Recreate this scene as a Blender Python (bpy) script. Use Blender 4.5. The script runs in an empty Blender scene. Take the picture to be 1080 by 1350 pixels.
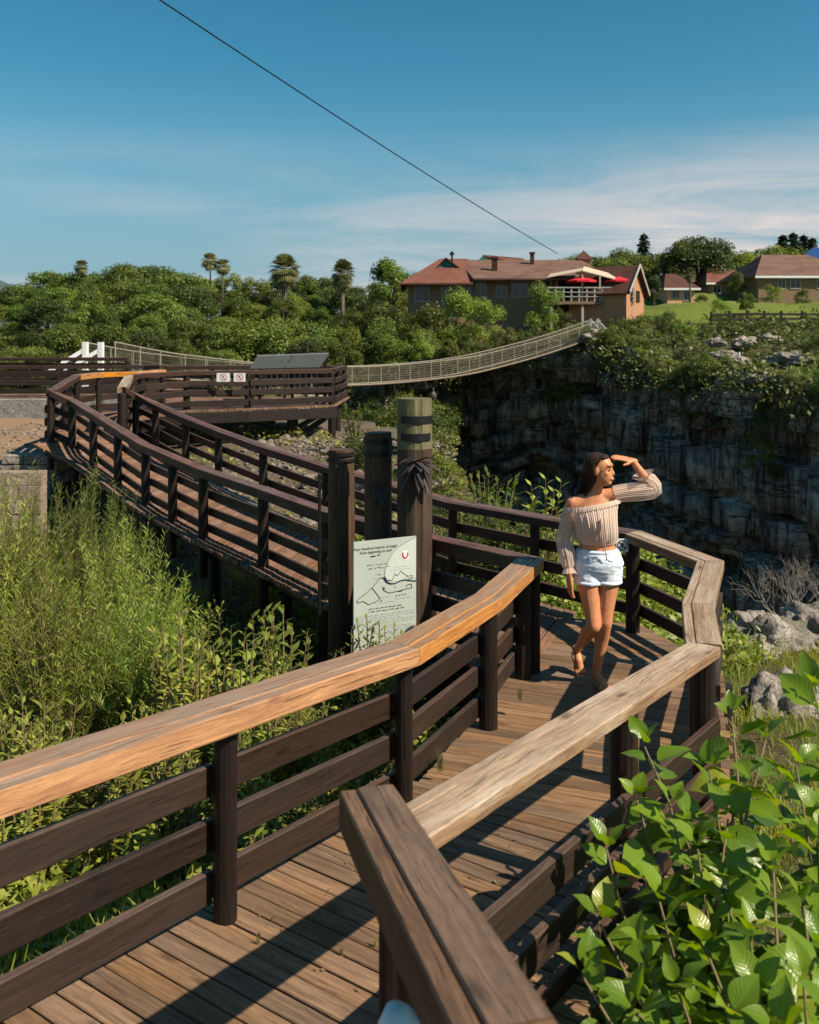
import bpy, bmesh, math, random
import numpy as np
from mathutils import Vector, Matrix, noise

# ---------------------------------------------------------------- camera, sky, sun, exposure
scene = bpy.context.scene
COL = scene.collection
F, PX, PY, CZ = 1200.0, 540.0, 450.0, 2.47        # focal length / principal point in photo pixels, eye height
cam_data = bpy.data.cameras.new('camera')
cam = bpy.data.objects.new('camera', cam_data); COL.objects.link(cam)
cam.location = (0, 0, CZ); cam.rotation_euler = (math.radians(90), 0, 0)
cam_data.sensor_fit = 'HORIZONTAL'; cam_data.sensor_width = 36.0
cam_data.lens = F / 1080.0 * 36.0
cam_data.shift_y = -225.0 / 1080.0
cam_data.clip_start = 0.05; cam_data.clip_end = 6000
cam_data.dof.use_dof = True; cam_data.dof.focus_distance = 6.6; cam_data.dof.aperture_fstop = 5.6
scene.camera = cam

SUN_EL = math.radians(45)
SUN_AZ = math.atan2(0.884, -0.468)                 # clockwise from +Y
sun_vec = Vector((math.sin(SUN_AZ)*math.cos(SUN_EL), math.cos(SUN_AZ)*math.cos(SUN_EL), math.sin(SUN_EL)))
sd = bpy.data.lights.new('sun', 'SUN'); sd.energy = 5.0; sd.angle = math.radians(0.53); sd.color = (1.0, 0.87, 0.70)
sun = bpy.data.objects.new('sun', sd); COL.objects.link(sun)
sun.rotation_euler = (-sun_vec).to_track_quat('-Z', 'Y').to_euler(); sun.location = (30, -15, 40)

world = bpy.data.worlds.new('World'); scene.world = world; world.use_nodes = True
wt = world.node_tree; wt.nodes.clear()
def wn(t, **k):
    n = wt.nodes.new(t)
    for a, b in k.items(): setattr(n, a, b)
    return n
sky = wn('ShaderNodeTexSky', sky_type='NISHITA', sun_disc=False, sun_elevation=SUN_EL, sun_rotation=SUN_AZ,
         altitude=1000.0, air_density=1.0, dust_density=1.0, ozone_density=2.6)
hs = wn('ShaderNodeHueSaturation'); hs.inputs['Hue'].default_value = 0.490; hs.inputs['Saturation'].default_value = 1.25
wt.links.new(sky.outputs[0], hs.inputs['Color'])
tint = wn('ShaderNodeMix', data_type='RGBA', blend_type='MULTIPLY'); tint.inputs[0].default_value = 1.0
tint.inputs[7].default_value = (0.66, 1.06, 0.92, 1)
wt.links.new(hs.outputs[0], tint.inputs[6])
# thin cirrus streaks, as a real high cloud layer (plane mapping of the view direction)
geo = wn('ShaderNodeTexCoord'); sep = wn('ShaderNodeSeparateXYZ'); wt.links.new(geo.outputs['Generated'], sep.inputs[0])
def wmath(op, a, b=None):
    n = wn('ShaderNodeMath', operation=op)
    for i, v in enumerate((a, b)):
        if v is None: continue
        if isinstance(v, (int, float)): n.inputs[i].default_value = v
        else: wt.links.new(v, n.inputs[i])
    return n.outputs[0]
zc = wmath('MAXIMUM', wmath('ADD', sep.outputs[2], 0.06), 0.02)
cmb = wn('ShaderNodeCombineXYZ'); wt.links.new(wmath('DIVIDE', sep.outputs[0], zc), cmb.inputs[0]); wt.links.new(wmath('DIVIDE', sep.outputs[1], zc), cmb.inputs[1])
mp = wn('ShaderNodeMapping'); mp.inputs['Rotation'].default_value = (0, 0, 0.2); mp.inputs['Scale'].default_value = (0.55, 0.9, 1); mp.inputs['Location'].default_value = (7.7, 2.2, 0)
wt.links.new(cmb.outputs[0], mp.inputs[0])
cn = wn('ShaderNodeTexNoise'); cn.inputs['Scale'].default_value = 1.0; cn.inputs['Detail'].default_value = 9; cn.inputs['Roughness'].default_value = 0.62; cn.inputs['Distortion'].default_value = 0.6
wt.links.new(mp.outputs[0], cn.inputs['Vector'])
cr = wn('ShaderNodeMapRange'); cr.inputs[1].default_value = 0.35; cr.inputs[2].default_value = 0.60; wt.links.new(cn.outputs[0], cr.inputs[0])
cn2 = wn('ShaderNodeTexNoise'); cn2.inputs['Scale'].default_value = 0.22; cn2.inputs['Detail'].default_value = 2; wt.links.new(mp.outputs[0], cn2.inputs['Vector'])
cr2 = wn('ShaderNodeMapRange'); cr2.inputs[1].default_value = 0.36; cr2.inputs[2].default_value = 0.58; wt.links.new(cn2.outputs[0], cr2.inputs[0])
lowb = wn('ShaderNodeMapRange'); lowb.inputs[1].default_value = 0.15; lowb.inputs[2].default_value = 0.225; lowb.inputs[3].default_value = 1.0; lowb.inputs[4].default_value = 0.0; wt.links.new(sep.outputs[2], lowb.inputs[0])   # the cloud bank lies low, all round
cf = wmath('MULTIPLY', wmath('MULTIPLY', wmath('MULTIPLY', cr.outputs[0], cr2.outputs[0]), lowb.outputs[0]), 1.0)
# pale haze towards the horizon, all round
hz = wn('ShaderNodeMapRange'); hz.interpolation_type = 'SMOOTHSTEP'; hz.inputs[1].default_value = 0.30; hz.inputs[2].default_value = 0.04; hz.inputs[3].default_value = 0.0; hz.inputs[4].default_value = 0.85; wt.links.new(sep.outputs[2], hz.inputs[0])
hmix = wn('ShaderNodeMix', data_type='RGBA'); wt.links.new(hz.outputs[0], hmix.inputs[0]); wt.links.new(tint.outputs[2], hmix.inputs[6]); hmix.inputs[7].default_value = (2.35, 3.45, 4.25, 1)
cmix = wn('ShaderNodeMix', data_type='RGBA'); wt.links.new(cf, cmix.inputs[0]); wt.links.new(hmix.outputs[2], cmix.inputs[6])
cmix.inputs[7].default_value = (6.2, 5.8, 5.7, 1)
bg = wn('ShaderNodeBackground'); bg.inputs['Strength'].default_value = 0.075
wt.links.new(cmix.outputs[2], bg.inputs['Color'])
wo = wn('ShaderNodeOutputWorld'); wt.links.new(bg.outputs[0], wo.inputs[0])

vs = scene.view_settings
vs.view_transform = 'Standard'; vs.look = 'None'; vs.gamma = 1.0; vs.use_curve_mapping = False; vs.exposure = 0.62
scene.cycles.max_bounces = 6; scene.cycles.transparent_max_bounces = 8

# ---------------------------------------------------------------- helpers
RND = random.Random(7)
def at(px, py, z):
    d = F * (CZ - z) / (py - PY); return Vector(((px - PX) * d / F, d, z))
def atd(px, py, d):
    return Vector(((px - PX) * d / F, d, CZ - (py - PY) * d / F))
def tag(o, label=None, cat=None, group=None, kind=None):
    if label: o['label'] = label
    if cat: o['category'] = cat
    if group: o['group'] = group
    if kind: o['kind'] = kind
    return o
def empty(name, loc=(0, 0, 0), rz=0.0, parent=None):
    o = bpy.data.objects.new(name, None); COL.objects.link(o); o.location = loc; o.rotation_euler = (0, 0, rz)
    o.empty_display_size = 0.2
    if parent: o.parent = parent
    return o
def link(name, me, parent=None, loc=None):
    o = bpy.data.objects.new(name, me); COL.objects.link(o)
    if parent:
        o.parent = parent; o.matrix_parent_inverse = Matrix.Translation(-Vector(parent.location))   # meshes are written in world metres
    if loc is not None: o.location = loc
    return o
def copy_tree(o, parent=None):
    c = o.copy(); COL.objects.link(c)
    if parent: c.parent = parent
    for ch in o.children: copy_tree(ch, c)
    return c

class MB:
    """collects faces with uvs; build() makes ONE mesh object"""
    def __init__(s): s.v = []; s.f = []; s.uv = []; s.mi = []
    def vert(s, p): s.v.append(tuple(p)); return len(s.v) - 1
    def face(s, ids, uvs=None, mi=0):
        s.f.append(tuple(ids)); s.mi.append(mi)
        if uvs is None: uvs = [(s.v[i][0] + s.v[i][1]*0.7, s.v[i][2]) for i in ids]
        s.uv.extend(uvs)
    def loft(s, rings, caps=True, closed=True, u0=None, mi=0):
        """rings: list of lists of points (equal length)"""
        ou = RND.uniform(0, 40) if u0 is None else u0; ov = RND.uniform(0, 40)
        n = len(rings[0]); ids = [[s.vert(p) for p in r] for r in rings]
        per = [0.0]
        for k in range(n):
            per.append(per[-1] + (Vector(rings[0][(k+1) % n]) - Vector(rings[0][k])).length)
        L = 0.0
        for a in range(len(rings) - 1):
            L2 = L + (Vector(rings[a+1][0]) - Vector(rings[a][0])).length
            for k in range(n if closed else n - 1):
                k2 = (k + 1) % n
                s.face([ids[a][k], ids[a][k2], ids[a+1][k2], ids[a+1][k]],
                       [(ou+L, ov+per[k]), (ou+L, ov+per[k+1]), (ou+L2, ov+per[k+1]), (ou+L2, ov+per[k])], mi)
            L = L2
        if caps and closed:
            s.face(list(reversed(ids[0])), [(ou+0.03*i, ov+0.01*i) for i in range(n)], mi)
            s.face(ids[-1], [(ou+0.03*i, ov+0.01*i) for i in range(n)], mi)
    def beam(s, p0, p1, w, h, up=(0, 0, 1), ch=0.006, mi=0, jit=0.0):
        p0, p1 = Vector(p0), Vector(p1); d = (p1 - p0).normalized(); up = Vector(up)
        side = d.cross(up).normalized(); u = side.cross(d).normalized()
        a, b = w/2, h/2; c = min(ch, a*0.6, b*0.6)
        sec = [(-a+c, -b), (a-c, -b), (a, -b+c), (a, b-c), (a-c, b), (-a+c, b), (-a, b-c), (-a, -b+c)]
        def ring(p):
            jx, jz = RND.uniform(-jit, jit), RND.uniform(-jit, jit)
            return [p + side*(x + jx) + u*(z + jz) for x, z in sec]
        s.loft([ring(p0), ring(p1)], mi=mi)
    def box(s, lo, hi, mi=0):
        x0, y0, z0 = lo; x1, y1, z1 = hi
        i = [s.vert(p) for p in ((x0,y0,z0),(x1,y0,z0),(x1,y1,z0),(x0,y1,z0),(x0,y0,z1),(x1,y0,z1),(x1,y1,z1),(x0,y1,z1))]
        for q in ((0,3,2,1),(4,5,6,7),(0,1,5,4),(1,2,6,5),(2,3,7,6),(3,0,4,7)): s.face([i[k] for k in q], None, mi)
    def tube(s, pts, radii, n=8, caps=True, mi=0, wob=0.0):
        pts = [Vector(p) for p in pts]; rings = []
        if not isinstance(radii, (list, tuple)): radii = [radii]*len(pts)
        ref = Vector((0.123, 0.91, 0.31))
        for i, p in enumerate(pts):
            d = (pts[min(i+1, len(pts)-1)] - pts[max(i-1, 0)])
            d = d.normalized() if d.length > 1e-9 else Vector((0, 0, 1))
            a = d.cross(ref)
            if a.length < 1e-3: a = d.cross(Vector((1, 0, 0)))
            a.normalize(); b = d.cross(a).normalized()
            rings.append([p + (a*math.cos(t) + b*math.sin(t))*radii[i]*(1+RND.uniform(-wob, wob)) for t in (2*math.pi*k/n for k in range(n))])
        s.loft(rings, caps=caps, mi=mi)
    def prism(s, poly, off, mi=0):
        """poly: list of 3d points (planar), extruded by vector off"""
        a = [s.vert(p) for p in poly]; b = [s.vert(Vector(p) + Vector(off)) for p in poly]
        s.face(list(reversed(a)), None, mi); s.face(b, None, mi); n = len(a)
        for k in range(n): s.face([a[k], a[(k+1) % n], b[(k+1) % n], b[k]], None, mi)
    def mesh(s, name, mats, smooth=False):
        me = bpy.data.meshes.new(name); me.from_pydata(s.v, [], s.f)
        uvl = me.uv_layers.new(name='UVMap'); uvl.data.foreach_set('uv', np.array(s.uv, dtype=np.float32).ravel())
        if not isinstance(mats, (list, tuple)): mats = [mats]
        for m in mats: me.materials.append(m)
        if len(mats) > 1: me.polygons.foreach_set('material_index', s.mi)
        if smooth: me.polygons.foreach_set('use_smooth', [True]*len(s.f))
        bm = bmesh.new(); bm.from_mesh(me); bmesh.ops.recalc_face_normals(bm, faces=bm.faces); bm.to_mesh(me); bm.free()
        me.update(); return me
    def build(s, name, mats, parent=None, smooth=False):
        return link(name, s.mesh(name, mats, smooth), parent)

def np_mesh(name, V, Fq, mat, smooth=False, uv=None):
    """V (n,3), Fq (m,k) arrays"""
    V = np.asarray(V, dtype=np.float32); Fq = np.asarray(Fq, dtype=np.int32); m, k = Fq.shape
    me = bpy.data.meshes.new(name)
    me.vertices.add(len(V)); me.vertices.foreach_set('co', V.ravel())
    me.loops.add(m*k); me.loops.foreach_set('vertex_index', Fq.ravel())
    me.polygons.add(m); me.polygons.foreach_set('loop_start', np.arange(m, dtype=np.int32)*k)
    me.polygons.foreach_set('loop_total', np.full(m, k, dtype=np.int32))
    if smooth: me.polygons.foreach_set('use_smooth', np.ones(m, dtype=bool))
    if uv is not None:
        l = me.uv_layers.new(name='UVMap'); l.data.foreach_set('uv', np.asarray(uv, dtype=np.float32).ravel())
    me.materials.append(mat); me.update(calc_edges=True); me.validate(); return me

# ---------------------------------------------------------------- materials
class NT:
    def __init__(s, name):
        s.m = bpy.data.materials.new(name); s.m.use_nodes = True; s.t = s.m.node_tree; s.t.nodes.clear()
        s.out = s.t.nodes.new('ShaderNodeOutputMaterial')
    def n(s, t, ins=None, **k):
        nd = s.t.nodes.new(t)
        for a, b in k.items(): setattr(nd, a, b)
        for a, b in (ins or {}).items():
            if hasattr(b, 'is_output') or isinstance(b, bpy.types.NodeSocket): s.t.links.new(b, nd.inputs[a])
            else: nd.inputs[a].default_value = b
        return nd
    def math(s, op, a, b=0.5, clamp=False):
        return s.n('ShaderNodeMath', {0: a, 1: b}, operation=op, use_clamp=clamp).outputs[0]
    def mix(s, f, a, b, blend='MIX'):
        a = a if not isinstance(a, tuple) else (*a[:3], 1); b = b if not isinstance(b, tuple) else (*b[:3], 1)
        return s.n('ShaderNodeMix', {0: f, 6: a, 7: b}, data_type='RGBA', blend_type=blend).outputs[2]
    def noise(s, vec, scale, detail=4, rough=0.55, dist=0.0):
        return s.n('ShaderNodeTexNoise', {'Vector': vec, 'Scale': scale, 'Detail': detail, 'Roughness': rough, 'Distortion': dist}).outputs[0]
    def rng(s, v, a, b, c=0.0, d=1.0):
        return s.n('ShaderNodeMapRange', {0: v, 1: a, 2: b, 3: c, 4: d}).outputs[0]
    def bump(s, h, strength=0.4, dist=0.01, normal=None):
        i = {'Height': h, 'Strength': strength, 'Distance': dist}
        if normal is not None: i['Normal'] = normal
        return s.n('ShaderNodeBump', i).outputs[0]
    def pbr(s, col, rough=0.7, normal=None, spec=0.3, metal=0.0, extra=None):
        i = {'Base Color': col if not isinstance(col, tuple) else (*col[:3], 1), 'Roughness': rough, 'Specular IOR Level': spec, 'Metallic': metal}
        if normal is not None: i['Normal'] = normal
        i.update(extra or {})
        p = s.n('ShaderNodeBsdfPrincipled', i); s.t.links.new(p.outputs[0], s.out.inputs[0]); return p
    def obj(s): return s.n('ShaderNodeTexCoord').outputs['Object']
    def pos(s): return s.n('ShaderNodeNewGeometry').outputs['Position']

def wood(name, base, dark, top=None, rough=0.62, grain=1.0, var=0.35, spec=0.3, crack=0.55, grey=None):
    t = NT(name); uv = t.n('ShaderNodeTexCoord').outputs['UV']
    def mp(a, b): return t.n('ShaderNodeMapping', {'Vector': uv, 'Scale': (a, b, 1)}).outputs[0]
    warp = t.noise(mp(2.2, 3.0), 1.0, 3, 0.5)                                   # growth rings wander along the plank
    sp = t.n('ShaderNodeSeparateXYZ', {0: uv})
    vv = t.math('ADD', t.math('MULTIPLY', sp.outputs[1], 1.0), t.math('MULTIPLY', warp, 0.06))
    cv = t.n('ShaderNodeCombineXYZ', {0: sp.outputs[0], 1: vv}).outputs[0]
    def mpc(a, b): return t.n('ShaderNodeMapping', {'Vector': cv, 'Scale': (a, b, 1)}).outputs[0]
    g = t.noise(mpc(2.2, 50), 1.0, 8, 0.7, 0.5); fine = t.noise(mpc(18, 340), 1.0, 4, 0.65); blot = t.noise(mp(2.3, 6), 1.0, 6, 0.65)
    ck = t.noise(mpc(2.6, 95), 1.0, 2, 0.5); knot = t.n('ShaderNodeTexVoronoi', {'Vector': mpc(2.4, 7.5), 'Scale': 1.0}).outputs[0]
    oi = t.n('ShaderNodeObjectInfo').outputs['Random']
    c = t.mix(t.rng(g, 0.36, 0.64), dark, base)
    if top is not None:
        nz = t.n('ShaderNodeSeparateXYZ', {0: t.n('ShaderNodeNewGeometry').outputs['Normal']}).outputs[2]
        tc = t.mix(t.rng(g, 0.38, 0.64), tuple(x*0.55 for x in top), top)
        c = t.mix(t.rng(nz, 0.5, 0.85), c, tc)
    c = t.mix(t.rng(blot, 0.46, 0.72, 0.0, 0.75), c, dark)
    if grey: c = t.mix(t.rng(t.noise(mp(1.4, 9), 1.0, 5, 0.6), 0.5, 0.66, 0, 0.6), c, grey)
    c = t.mix(t.rng(fine, 0.5, 0.72, 0, 0.55), c, tuple(x*0.4 for x in dark))
    c = t.mix(t.rng(knot, 0.16, 0.05, 0, 0.75), c, tuple(x*0.4 for x in dark))
    crk = t.rng(ck, 0.63, 0.67, 0, crack); c = t.mix(crk, c, tuple(x*0.18 for x in dark))
    v = t.rng(oi, 0, 1, 1 - var, 1 + var)
    c = t.n('ShaderNodeHueSaturation', {'Color': c, 'Value': v, 'Saturation': t.rng(t.math('FRACT', t.math('MULTIPLY', oi, 9.7)), 0, 1, 0.82, 1.08)}).outputs[0]
    h = t.math('SUBTRACT', t.math('ADD', t.math('MULTIPLY', g, 0.6), t.math('MULTIPLY', fine, 0.35)), t.math('MULTIPLY', crk, 0.9))
    t.pbr(c, t.rng(blot, 0.3, 0.7, rough - 0.1, rough + 0.18), t.bump(h, 0.7*grain, 0.006), spec=spec)
    return t.m

def leafmat(name, a, b, trans=0.28, rough=0.5, spec=0.35, yellow=None, veins=False, obj_rand=False):
    t = NT(name); gi = t.n('ShaderNodeNewGeometry')
    rnd = t.n('ShaderNodeObjectInfo').outputs['Random'] if obj_rand else gi.outputs['Random Per Island']
    big = t.noise(gi.outputs['Position'], 0.45, 2, 0.5)
    c = t.mix(t.math('ADD', t.math('MULTIPLY', rnd, 0.6), t.rng(big, 0.3, 0.7, 0, 0.4)), a, b)
    if yellow: c = t.mix(t.rng(rnd, 0.86, 0.97), c, yellow)
    if not obj_rand:
        orr = t.n('ShaderNodeObjectInfo').outputs['Random']
        c = t.n('ShaderNodeHueSaturation', {'Color': c, 'Hue': t.rng(orr, 0, 1, 0.472, 0.52), 'Value': t.rng(t.math('FRACT', t.math('MULTIPLY', orr, 7.3)), 0, 1, 0.5, 1.6)}).outputs[0]
    nrm = None
    if veins:
        uv = t.n('ShaderNodeTexCoord').outputs['UV']; sp = t.n('ShaderNodeSeparateXYZ', {0: uv})
        ax = t.math('ABSOLUTE', t.math('SUBTRACT', sp.outputs[1], 0.5))
        mid = t.rng(ax, 0.0, 0.035, 1, 0)
        ph = t.math('SUBTRACT', t.math('MULTIPLY', sp.outputs[0], 8.0), t.math('MULTIPLY', ax, 5.0))
        fr = t.math('ABSOLUTE', t.math('SUBTRACT', t.math('FRACT', ph), 0.5))
        vein = t.math('MAXIMUM', mid, t.math('MULTIPLY', t.rng(fr, 0.0, 0.10, 1, 0), 0.55))
        c = t.mix(t.math('MULTIPLY', vein, 0.20), c, tuple(min(1, x*2.0 + 0.03) for x in b))
        nrm = t.bump(t.math('ADD', t.math('MULTIPLY', fr, 1.0), t.math('MULTIPLY', vein, -0.6)), 0.22, 0.004)
    i = {'Base Color': c, 'Roughness': rough, 'Specular IOR Level': spec}
    if nrm is not None: i['Normal'] = nrm
    p = t.n('ShaderNodeBsdfPrincipled', i)
    tc = t.n('ShaderNodeHueSaturation', {'Color': c, 'Hue': 0.485, 'Saturation': 1.1, 'Value': 1.5}).outputs[0]
    tr = t.n('ShaderNodeBsdfTranslucent', {'Color': tc})
    mx = t.n('ShaderNodeMixShader', {0: trans, 1: p.outputs[0], 2: tr.outputs[0]})
    t.t.links.new(mx.outputs[0], t.out.inputs[0]); return t.m

def plain(name, col, rough=0.6, metal=0.0, var=0.15, scale=6.0, spec=0.3, bump=0.0):
    t = NT(name); nn = t.noise(t.obj(), scale, 5, 0.6)
    c = t.mix(t.rng(nn, 0.3, 0.7), tuple(x*(1-var) for x in col), tuple(min(1, x*(1+var)) for x in col))
    t.pbr(c, rough, t.bump(nn, bump, 0.02) if bump else None, spec, metal); return t.m

def rockmat(name, a, b, crack, scale=2.0, lichen=None):
    t = NT(name); p = t.pos()
    n1 = t.noise(p, scale, 8, 0.65); n2 = t.noise(p, scale*5, 6, 0.7)
    vo = t.n('ShaderNodeTexVoronoi', {'Vector': p, 'Scale': scale*2.2}, feature='DISTANCE_TO_EDGE').outputs[0]
    c = t.mix(t.rng(n1, 0.35, 0.65), a, b); c = t.mix(t.rng(n2, 0.5, 0.66, 0, 0.85), c, crack)
    c = t.mix(t.rng(vo, 0.0, 0.05, 0.55, 0), c, crack)
    if lichen: c = t.mix(t.rng(t.noise(p, scale*0.8, 5, 0.6), 0.52, 0.62, 0, 0.75), c, lichen)
    h = t.math('ADD', n2, t.math('MULTIPLY', n1, 0.6))
    t.pbr(c, 0.9, t.bump(h, 0.9, 0.05), 0.15); return t.m

M = {}
M['deck'] = wood('deck_wood', (0.285, 0.170, 0.092), (0.115, 0.066, 0.036), var=0.3, rough=0.6, crack=.4)
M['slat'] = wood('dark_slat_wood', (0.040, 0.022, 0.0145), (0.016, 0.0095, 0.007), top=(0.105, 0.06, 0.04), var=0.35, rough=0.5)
M['post'] = wood('dark_post_wood', (0.027, 0.016, 0.0115), (0.011, 0.007, 0.0055), var=0.3, rough=0.5)
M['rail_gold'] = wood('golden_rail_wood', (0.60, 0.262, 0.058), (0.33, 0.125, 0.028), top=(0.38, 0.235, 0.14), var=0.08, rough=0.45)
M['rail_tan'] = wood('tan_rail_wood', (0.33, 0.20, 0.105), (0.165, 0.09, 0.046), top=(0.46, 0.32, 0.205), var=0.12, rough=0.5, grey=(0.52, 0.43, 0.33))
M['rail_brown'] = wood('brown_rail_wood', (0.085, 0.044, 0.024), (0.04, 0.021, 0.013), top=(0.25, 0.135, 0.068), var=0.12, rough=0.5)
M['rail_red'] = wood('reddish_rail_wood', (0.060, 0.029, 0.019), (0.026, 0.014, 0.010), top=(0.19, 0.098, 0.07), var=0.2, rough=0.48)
M['deck_far'] = wood('far_deck_wood', (0.29, 0.16, 0.095), (0.115, 0.06, 0.037), var=0.22, rough=0.65)
M['log'] = wood('log_wood', (0.115, 0.065, 0.036), (0.035, 0.021, 0.014), var=0.2, rough=0.6)
M['log_green'] = wood('treated_green_log_wood', (0.22, 0.20, 0.085), (0.09, 0.075, 0.035), var=0.15, rough=0.6)
M['metal_dark'] = plain('dark_metal', (0.03, 0.03, 0.032), 0.45, 0.7)
M['metal_grey'] = plain('galvanised_metal', (0.36, 0.38, 0.38), 0.5, 0.6)
M['white_paint'] = plain('white_paint', (0.72, 0.73, 0.72), 0.5, 0.0, 0.08)
M['black'] = plain('black_print', (0.015, 0.016, 0.02), 0.6, 0, 0.05)
M['red_print'] = plain('red_print', (0.45, 0.03, 0.03), 0.5, 0, 0.05)
M['sign_white'] = plain('sign_panel_face', (0.40, 0.445, 0.40), 0.45, 0, 0.05, 3)
M['sign_light'] = plain('sign_panel_pale_area', (0.50, 0.54, 0.485), 0.45, 0, 0.04, 3)
M['concrete'] = rockmat('weathered_concrete', (0.20, 0.19, 0.175), (0.30, 0.285, 0.26), (0.09, 0.085, 0.08), 1.5)
M['blockwall'] = rockmat('pale_block_stone', (0.32, 0.235, 0.18), (0.40, 0.31, 0.245), (0.17, 0.12, 0.09), 4)
M['rock'] = rockmat('grey_rock', (0.22, 0.19, 0.165), (0.46, 0.41, 0.36), (0.035, 0.03, 0.027), 3.6, lichen=(0.13, 0.13, 0.085))
M['scree'] = rockmat('pale_scree_rock', (0.17, 0.14, 0.115), (0.33, 0.28, 0.235), (0.06, 0.048, 0.038), 3.5)
M['bark'] = rockmat('tree_bark', (0.12, 0.095, 0.07), (0.20, 0.16, 0.12), (0.05, 0.04, 0.03), 5)
# ---------------------------------------------------------------- land
NEAR = np.array([(-1,3.5,-.15),(-2.5,3,-.2),(-1,5,-.45),(0,6,-.5),(-2,6,-.75),(-4,5,-.6),(-3,8,-1.2),(-1,7.3,-.7),(-1.5,9,-1.0),
 (-4,10.5,-1.3),(-6,9,-.9),(-7,11.5,-.6),(-5,12.6,-.9),(-8,14.2,.3),(-10,16,.4),(-7.4,17,.38),(-9,19,.45),(-12,22,.42),(-5,18,0),(-3,16,-.3),
 (-2,14,-.5),(-.5,12,-.55),(0,10,-.5),(-1,20,.15),(-3,21,.22),(-.5,17,-.1),(.5,23,0),(-6,24,.4),(-10,28,.6),(-20,25,.6),(-25,12,.2),
 (-15,8,-.3),(-12,4,-.3),(-8,0,-.1),(1.5,9.5,-.35),(2.5,8.5,-.42),(3.5,7.5,-.48),(3,6,-.35),(2.3,5,-.3),(2,3.5,-.4),(1.2,2.4,-.3),(3,2,-.4),
 (5,4,-.4),(6,8,-.6),(4,9,-.66),(1,12,-.5),(0,-3,-.2),(5,-3,-.3),(-8,14.9,.33),(-6.3,14.0,-.2)])
FAR = np.array([(15.3,36,.6),(17,26,.5),(12.6,45,.8),(11.6,57,2.2),(3,66,.6),(-5,60,-1),(-20,52,-1),(-60,45,0),(11,66,3.2),(18,68,3.4),(5,75,3),
 (-10,75,2),(-30,70,2),(-60,70,2),(-30,100,4),(0,100,5),(27,80,5.6),(35,80,5.6),(22,60,3.2),(25,50,2.5),(30,60,3.4),(30,95,7),(50,100,7.5),
 (45,70,5),(20,40,1.2),(22,30,1),(80,120,9),(0,140,7),(-80,140,5),(-200,160,4),(200,160,10),(0,300,10)])
def idw(C, X, Y, p=3.2):
    d2 = (X[..., None]-C[:, 0])**2 + (Y[..., None]-C[:, 1])**2 + 0.15
    w = d2**(-p/2); return (w*C[:, 2]).sum(-1)/w.sum(-1)
EDGE = np.array([(14,-30),(9,-6),(8,7),(5.5,9.4),(3.6,9.9),(2.4,10.8),(1.7,13),(1.0,17),(.6,24),(-1,27),(-8,31),(-30,34),(-90,40)], float)
CLIFF = np.array([(24,6),(18,20),(16.6,27),(15.0,36),(13.0,47),(11.6,57),(8.0,62),(3.3,68),(1.5,64),(-5,60),(-20,52),(-60,46),(-140,44)], float)
def sdist(P, X, Y):
    """distance to the polyline, positive on its left side (walking along it)"""
    best = np.full(X.shape, 1e9); sg = np.ones(X.shape)
    for (ax, ay), (bx, by) in zip(P[:-1], P[1:]):
        dx, dy = bx-ax, by-ay; L = dx*dx+dy*dy
        t = np.clip(((X-ax)*dx+(Y-ay)*dy)/L, 0, 1); ex, ey = X-(ax+t*dx), Y-(ay+t*dy)
        d = np.hypot(ex, ey); c = dx*(Y-ay)-dy*(X-ax); m = d < best-1e-9
        best = np.where(m, d, best); sg = np.where(m, np.sign(c), sg)
    return best*sg
def vnoise(X, Y, s, seed=0):
    f = np.vectorize(lambda a, b: noise.fractal(Vector((a*s+seed, b*s-seed, seed*.3)), 1.0, 2.0, 4)); return f(X, Y)
def near_h(x, y):
    X, Y = np.atleast_1d(float(x)), np.atleast_1d(float(y))
    return float(idw(NEAR, X, Y)[0]) + 0.06*noise.fractal(Vector((x*.9+3, y*.9-3, .9)), 1.0, 2.0, 4)
def far_hn(x, y): return far_h(x, y) + .25*noise.fractal(Vector((x*.25+5, y*.25-5, 1.5)), 1.0, 2.0, 4)
def far_h(x, y):
    return float(idw(FAR, np.atleast_1d(float(x)), np.atleast_1d(float(y)), 3.0)[0])
def grid_mesh(name, xs, ys, fn, mat, keep=None):
    X, Y = np.meshgrid(xs, ys); Z = fn(X, Y); ny, nx = X.shape
    V = np.stack([X, Y, Z], -1).reshape(-1, 3); i = np.arange(nx*ny).reshape(ny, nx)
    Q = np.stack([i[:-1, :-1], i[:-1, 1:], i[1:, 1:], i[1:, :-1]], -1).reshape(-1, 4)
    if keep is not None:
        k = keep(X, Y).reshape(-1); Q = Q[k[Q].any(1)]
        used = np.unique(Q); re = np.full(len(V), -1); re[used] = np.arange(len(used)); V = V[used]; Q = re[Q]
    return np_mesh(name, V, Q, mat, True)

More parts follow.
